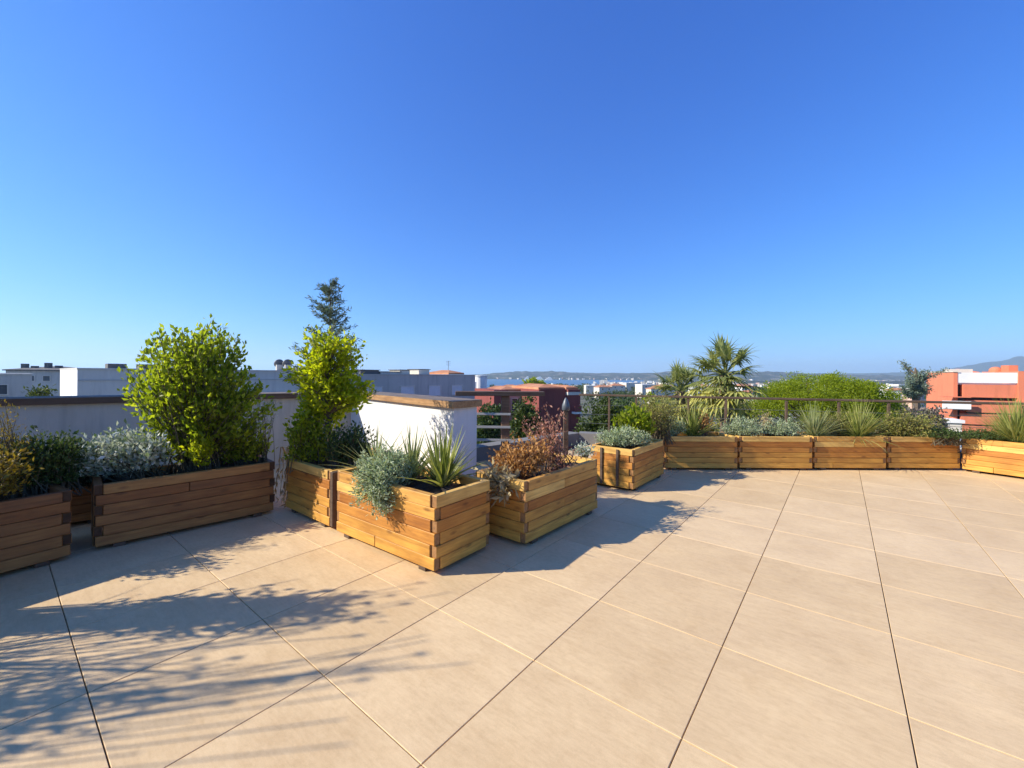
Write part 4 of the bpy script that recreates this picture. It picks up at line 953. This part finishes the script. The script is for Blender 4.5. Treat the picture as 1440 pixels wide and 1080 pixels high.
def ridge(name, prof, Y0, depth, mat, rough, x0, x1, step, zb_=-24, seed=0):
    """a range of hills: the crest follows prof (picture column, row); slopes fall to the front and the back"""
    cols = np.arange(x0, x1 + 1, step); V = []; rows = 11
    for cx in cols:
        py = .55 * mnoise.fractal((cx * .07, seed, 1), 1, 2, 4) + np.interp(cx, [p[0] for p in prof], [p[1] for p in prof])
        Yc = Y0 + depth; hz = zat(cx, py, Yc); dx = (cx - 720) / F
        for r in range(rows):
            t = r / (rows - 1); Y = Y0 + depth * 2 * t; s = math.sin(math.pi * t) ** 1.0
            n = mnoise.fractal((cx * .035 + seed, t * 3.1, seed), .9, 2.0, 5)
            z = zb_ + (hz - zb_) * s * (1 + rough * n) if r != rows // 2 else zb_ + (hz - zb_) * (1 + rough * .25 * n)
            V.append((dx * Y, Y, z if 0 < r < rows - 1 else zb_ - 12))
    n = len(cols); mb = MB(); mb.add(V, [(i * rows + r, (i + 1) * rows + r, (i + 1) * rows + r + 1, i * rows + r + 1) for i in range(n - 1) for r in range(rows - 1)])
    o = mb.build(name, mat, smooth=True); return struct(name, o)
HC = [(.3, (.012, .022, .014)), (.46, (.025, .036, .022)), (.55, (.05, .055, .04)), (.60, (.24, .21, .17)), (.65, (.03, .04, .024)), (.74, (.20, .18, .15)), (.8, (.03, .04, .025))]
ridge('hills', [(500, 529), (660, 527), (690, 525.5), (720, 523.5), (755, 522), (800, 523.5), (850, 524.5), (900, 524.5), (935, 523), (960, 522), (1040, 523.5), (1080, 523), (1110, 524), (1180, 526.5), (1300, 529), (1500, 533)], 2300, 700, m_hill('hill_slopes', HC, .012), .3, 560, 1520, 4, seed=3)
ridge('far_hills', [(1050, 528), (1150, 526), (1230, 524.5), (1290, 523), (1318, 522), (1345, 516), (1375, 511.5), (1410, 507.5), (1440, 503), (1500, 495), (1640, 490), (1800, 500)], 4300, 800, m_hill('mountain_slopes', [(.3, (.03, .045, .03)), (.6, (.06, .075, .05)), (.8, (.11, .11, .085))], .004), .22, 1040, 1900, 8, seed=9)
ridge('near_shore', [(840, 545), (880, 540), (920, 537), (980, 535.5), (1100, 535), (1250, 536), (1400, 539)], 1000, 250, m_hill('shore_slopes', HC, .02), .3, 850, 1420, 5, seed=5)
# far-off town: pale specks of buildings nobody could count
ft = MB(); 
for i in range(900):
    r = random.random()
    if r < .4: px = random.uniform(830, 1320); Y = random.uniform(720, 1240); zg = -22.5 + max(0, 1 - abs(Y - 1250) / 260) * random.uniform(0, 6)
    else: px = random.uniform(690, 1320); Y = random.uniform(2330, 2750); zg = -22 + (Y - 2330) / 700 * 36 * random.uniform(.6, 1)
    if random.random() < .08: px = random.uniform(760, 900); Y = random.uniform(600, 820); zg = -21.5; r = 0
    w_ = random.uniform(6, 15); h_ = random.uniform(3, 8); X = xat(px, Y)
    if r < .45: w_ *= .75
    ft.box((X, Y, zg + h_ / 2 - 3), (w_, w_ * .7, h_ + 6), random.choice((0, 1, 1, 1, 2, 3)), random.uniform(-.6, .6))
tag(ft.build('far_town', [M['white'], M['cream'], M['pinkb'], M['greyb2']]), 'pale far-off town buildings scattered round the bay and up the hills', 'town', kind='stuff')
fw = MB()
for i in range(420):
    px = random.choice((random.uniform(800, 1320), random.uniform(640, 1320))); Y = random.uniform(70, 760) if px > 700 else random.uniform(90, 700)
    X = xat(px, Y); g = gz(math.hypot(X, Y)); s = random.uniform(2.2, 4.0)
    crown_leaves(fw, (X, Y, g + s * .9), (s, s, s), 150, .30 + .0028 * Y, .2 + .0018 * Y, 16)
for i in range(70):
    px = random.uniform(745, 905); Y = random.uniform(560, 815); X = xat(px, Y); g = gz(math.hypot(X, Y)); s = random.uniform(3, 5)
    crown_leaves(fw, (X, Y, g + s * .8), (s * 1.4, s, s), 110, 2.2, 1.5, 14)
tag(fw.build('far_trees', M['lf_tree']), 'mass of garden trees among the town houses below the terrace', 'trees', kind='stuff')

# ------------------------------------------------------------------ air
HZ = 13200
hm = bpy.data.materials.new('haze_air'); hm.use_nodes = True; nt = hm.node_tree; nt.nodes.remove(nt.nodes['Principled BSDF'])
pv = node(nt, 'ShaderNodeVolumePrincipled'); pv.inputs['Density'].default_value = 1.25e-4; pv.inputs['Color'].default_value = (.66, .86, 1.0, 1); pv.inputs['Anisotropy'].default_value = .2
nt.links.new(pv.outputs[0], nt.nodes['Material Output'].inputs['Volume'])
hz = MB().box((0, 0, 150), (2 * HZ, 2 * HZ, 2 * 190)).build('haze', hm); tag(hz, 'thin bluish haze over the distance', 'haze', kind='stuff')
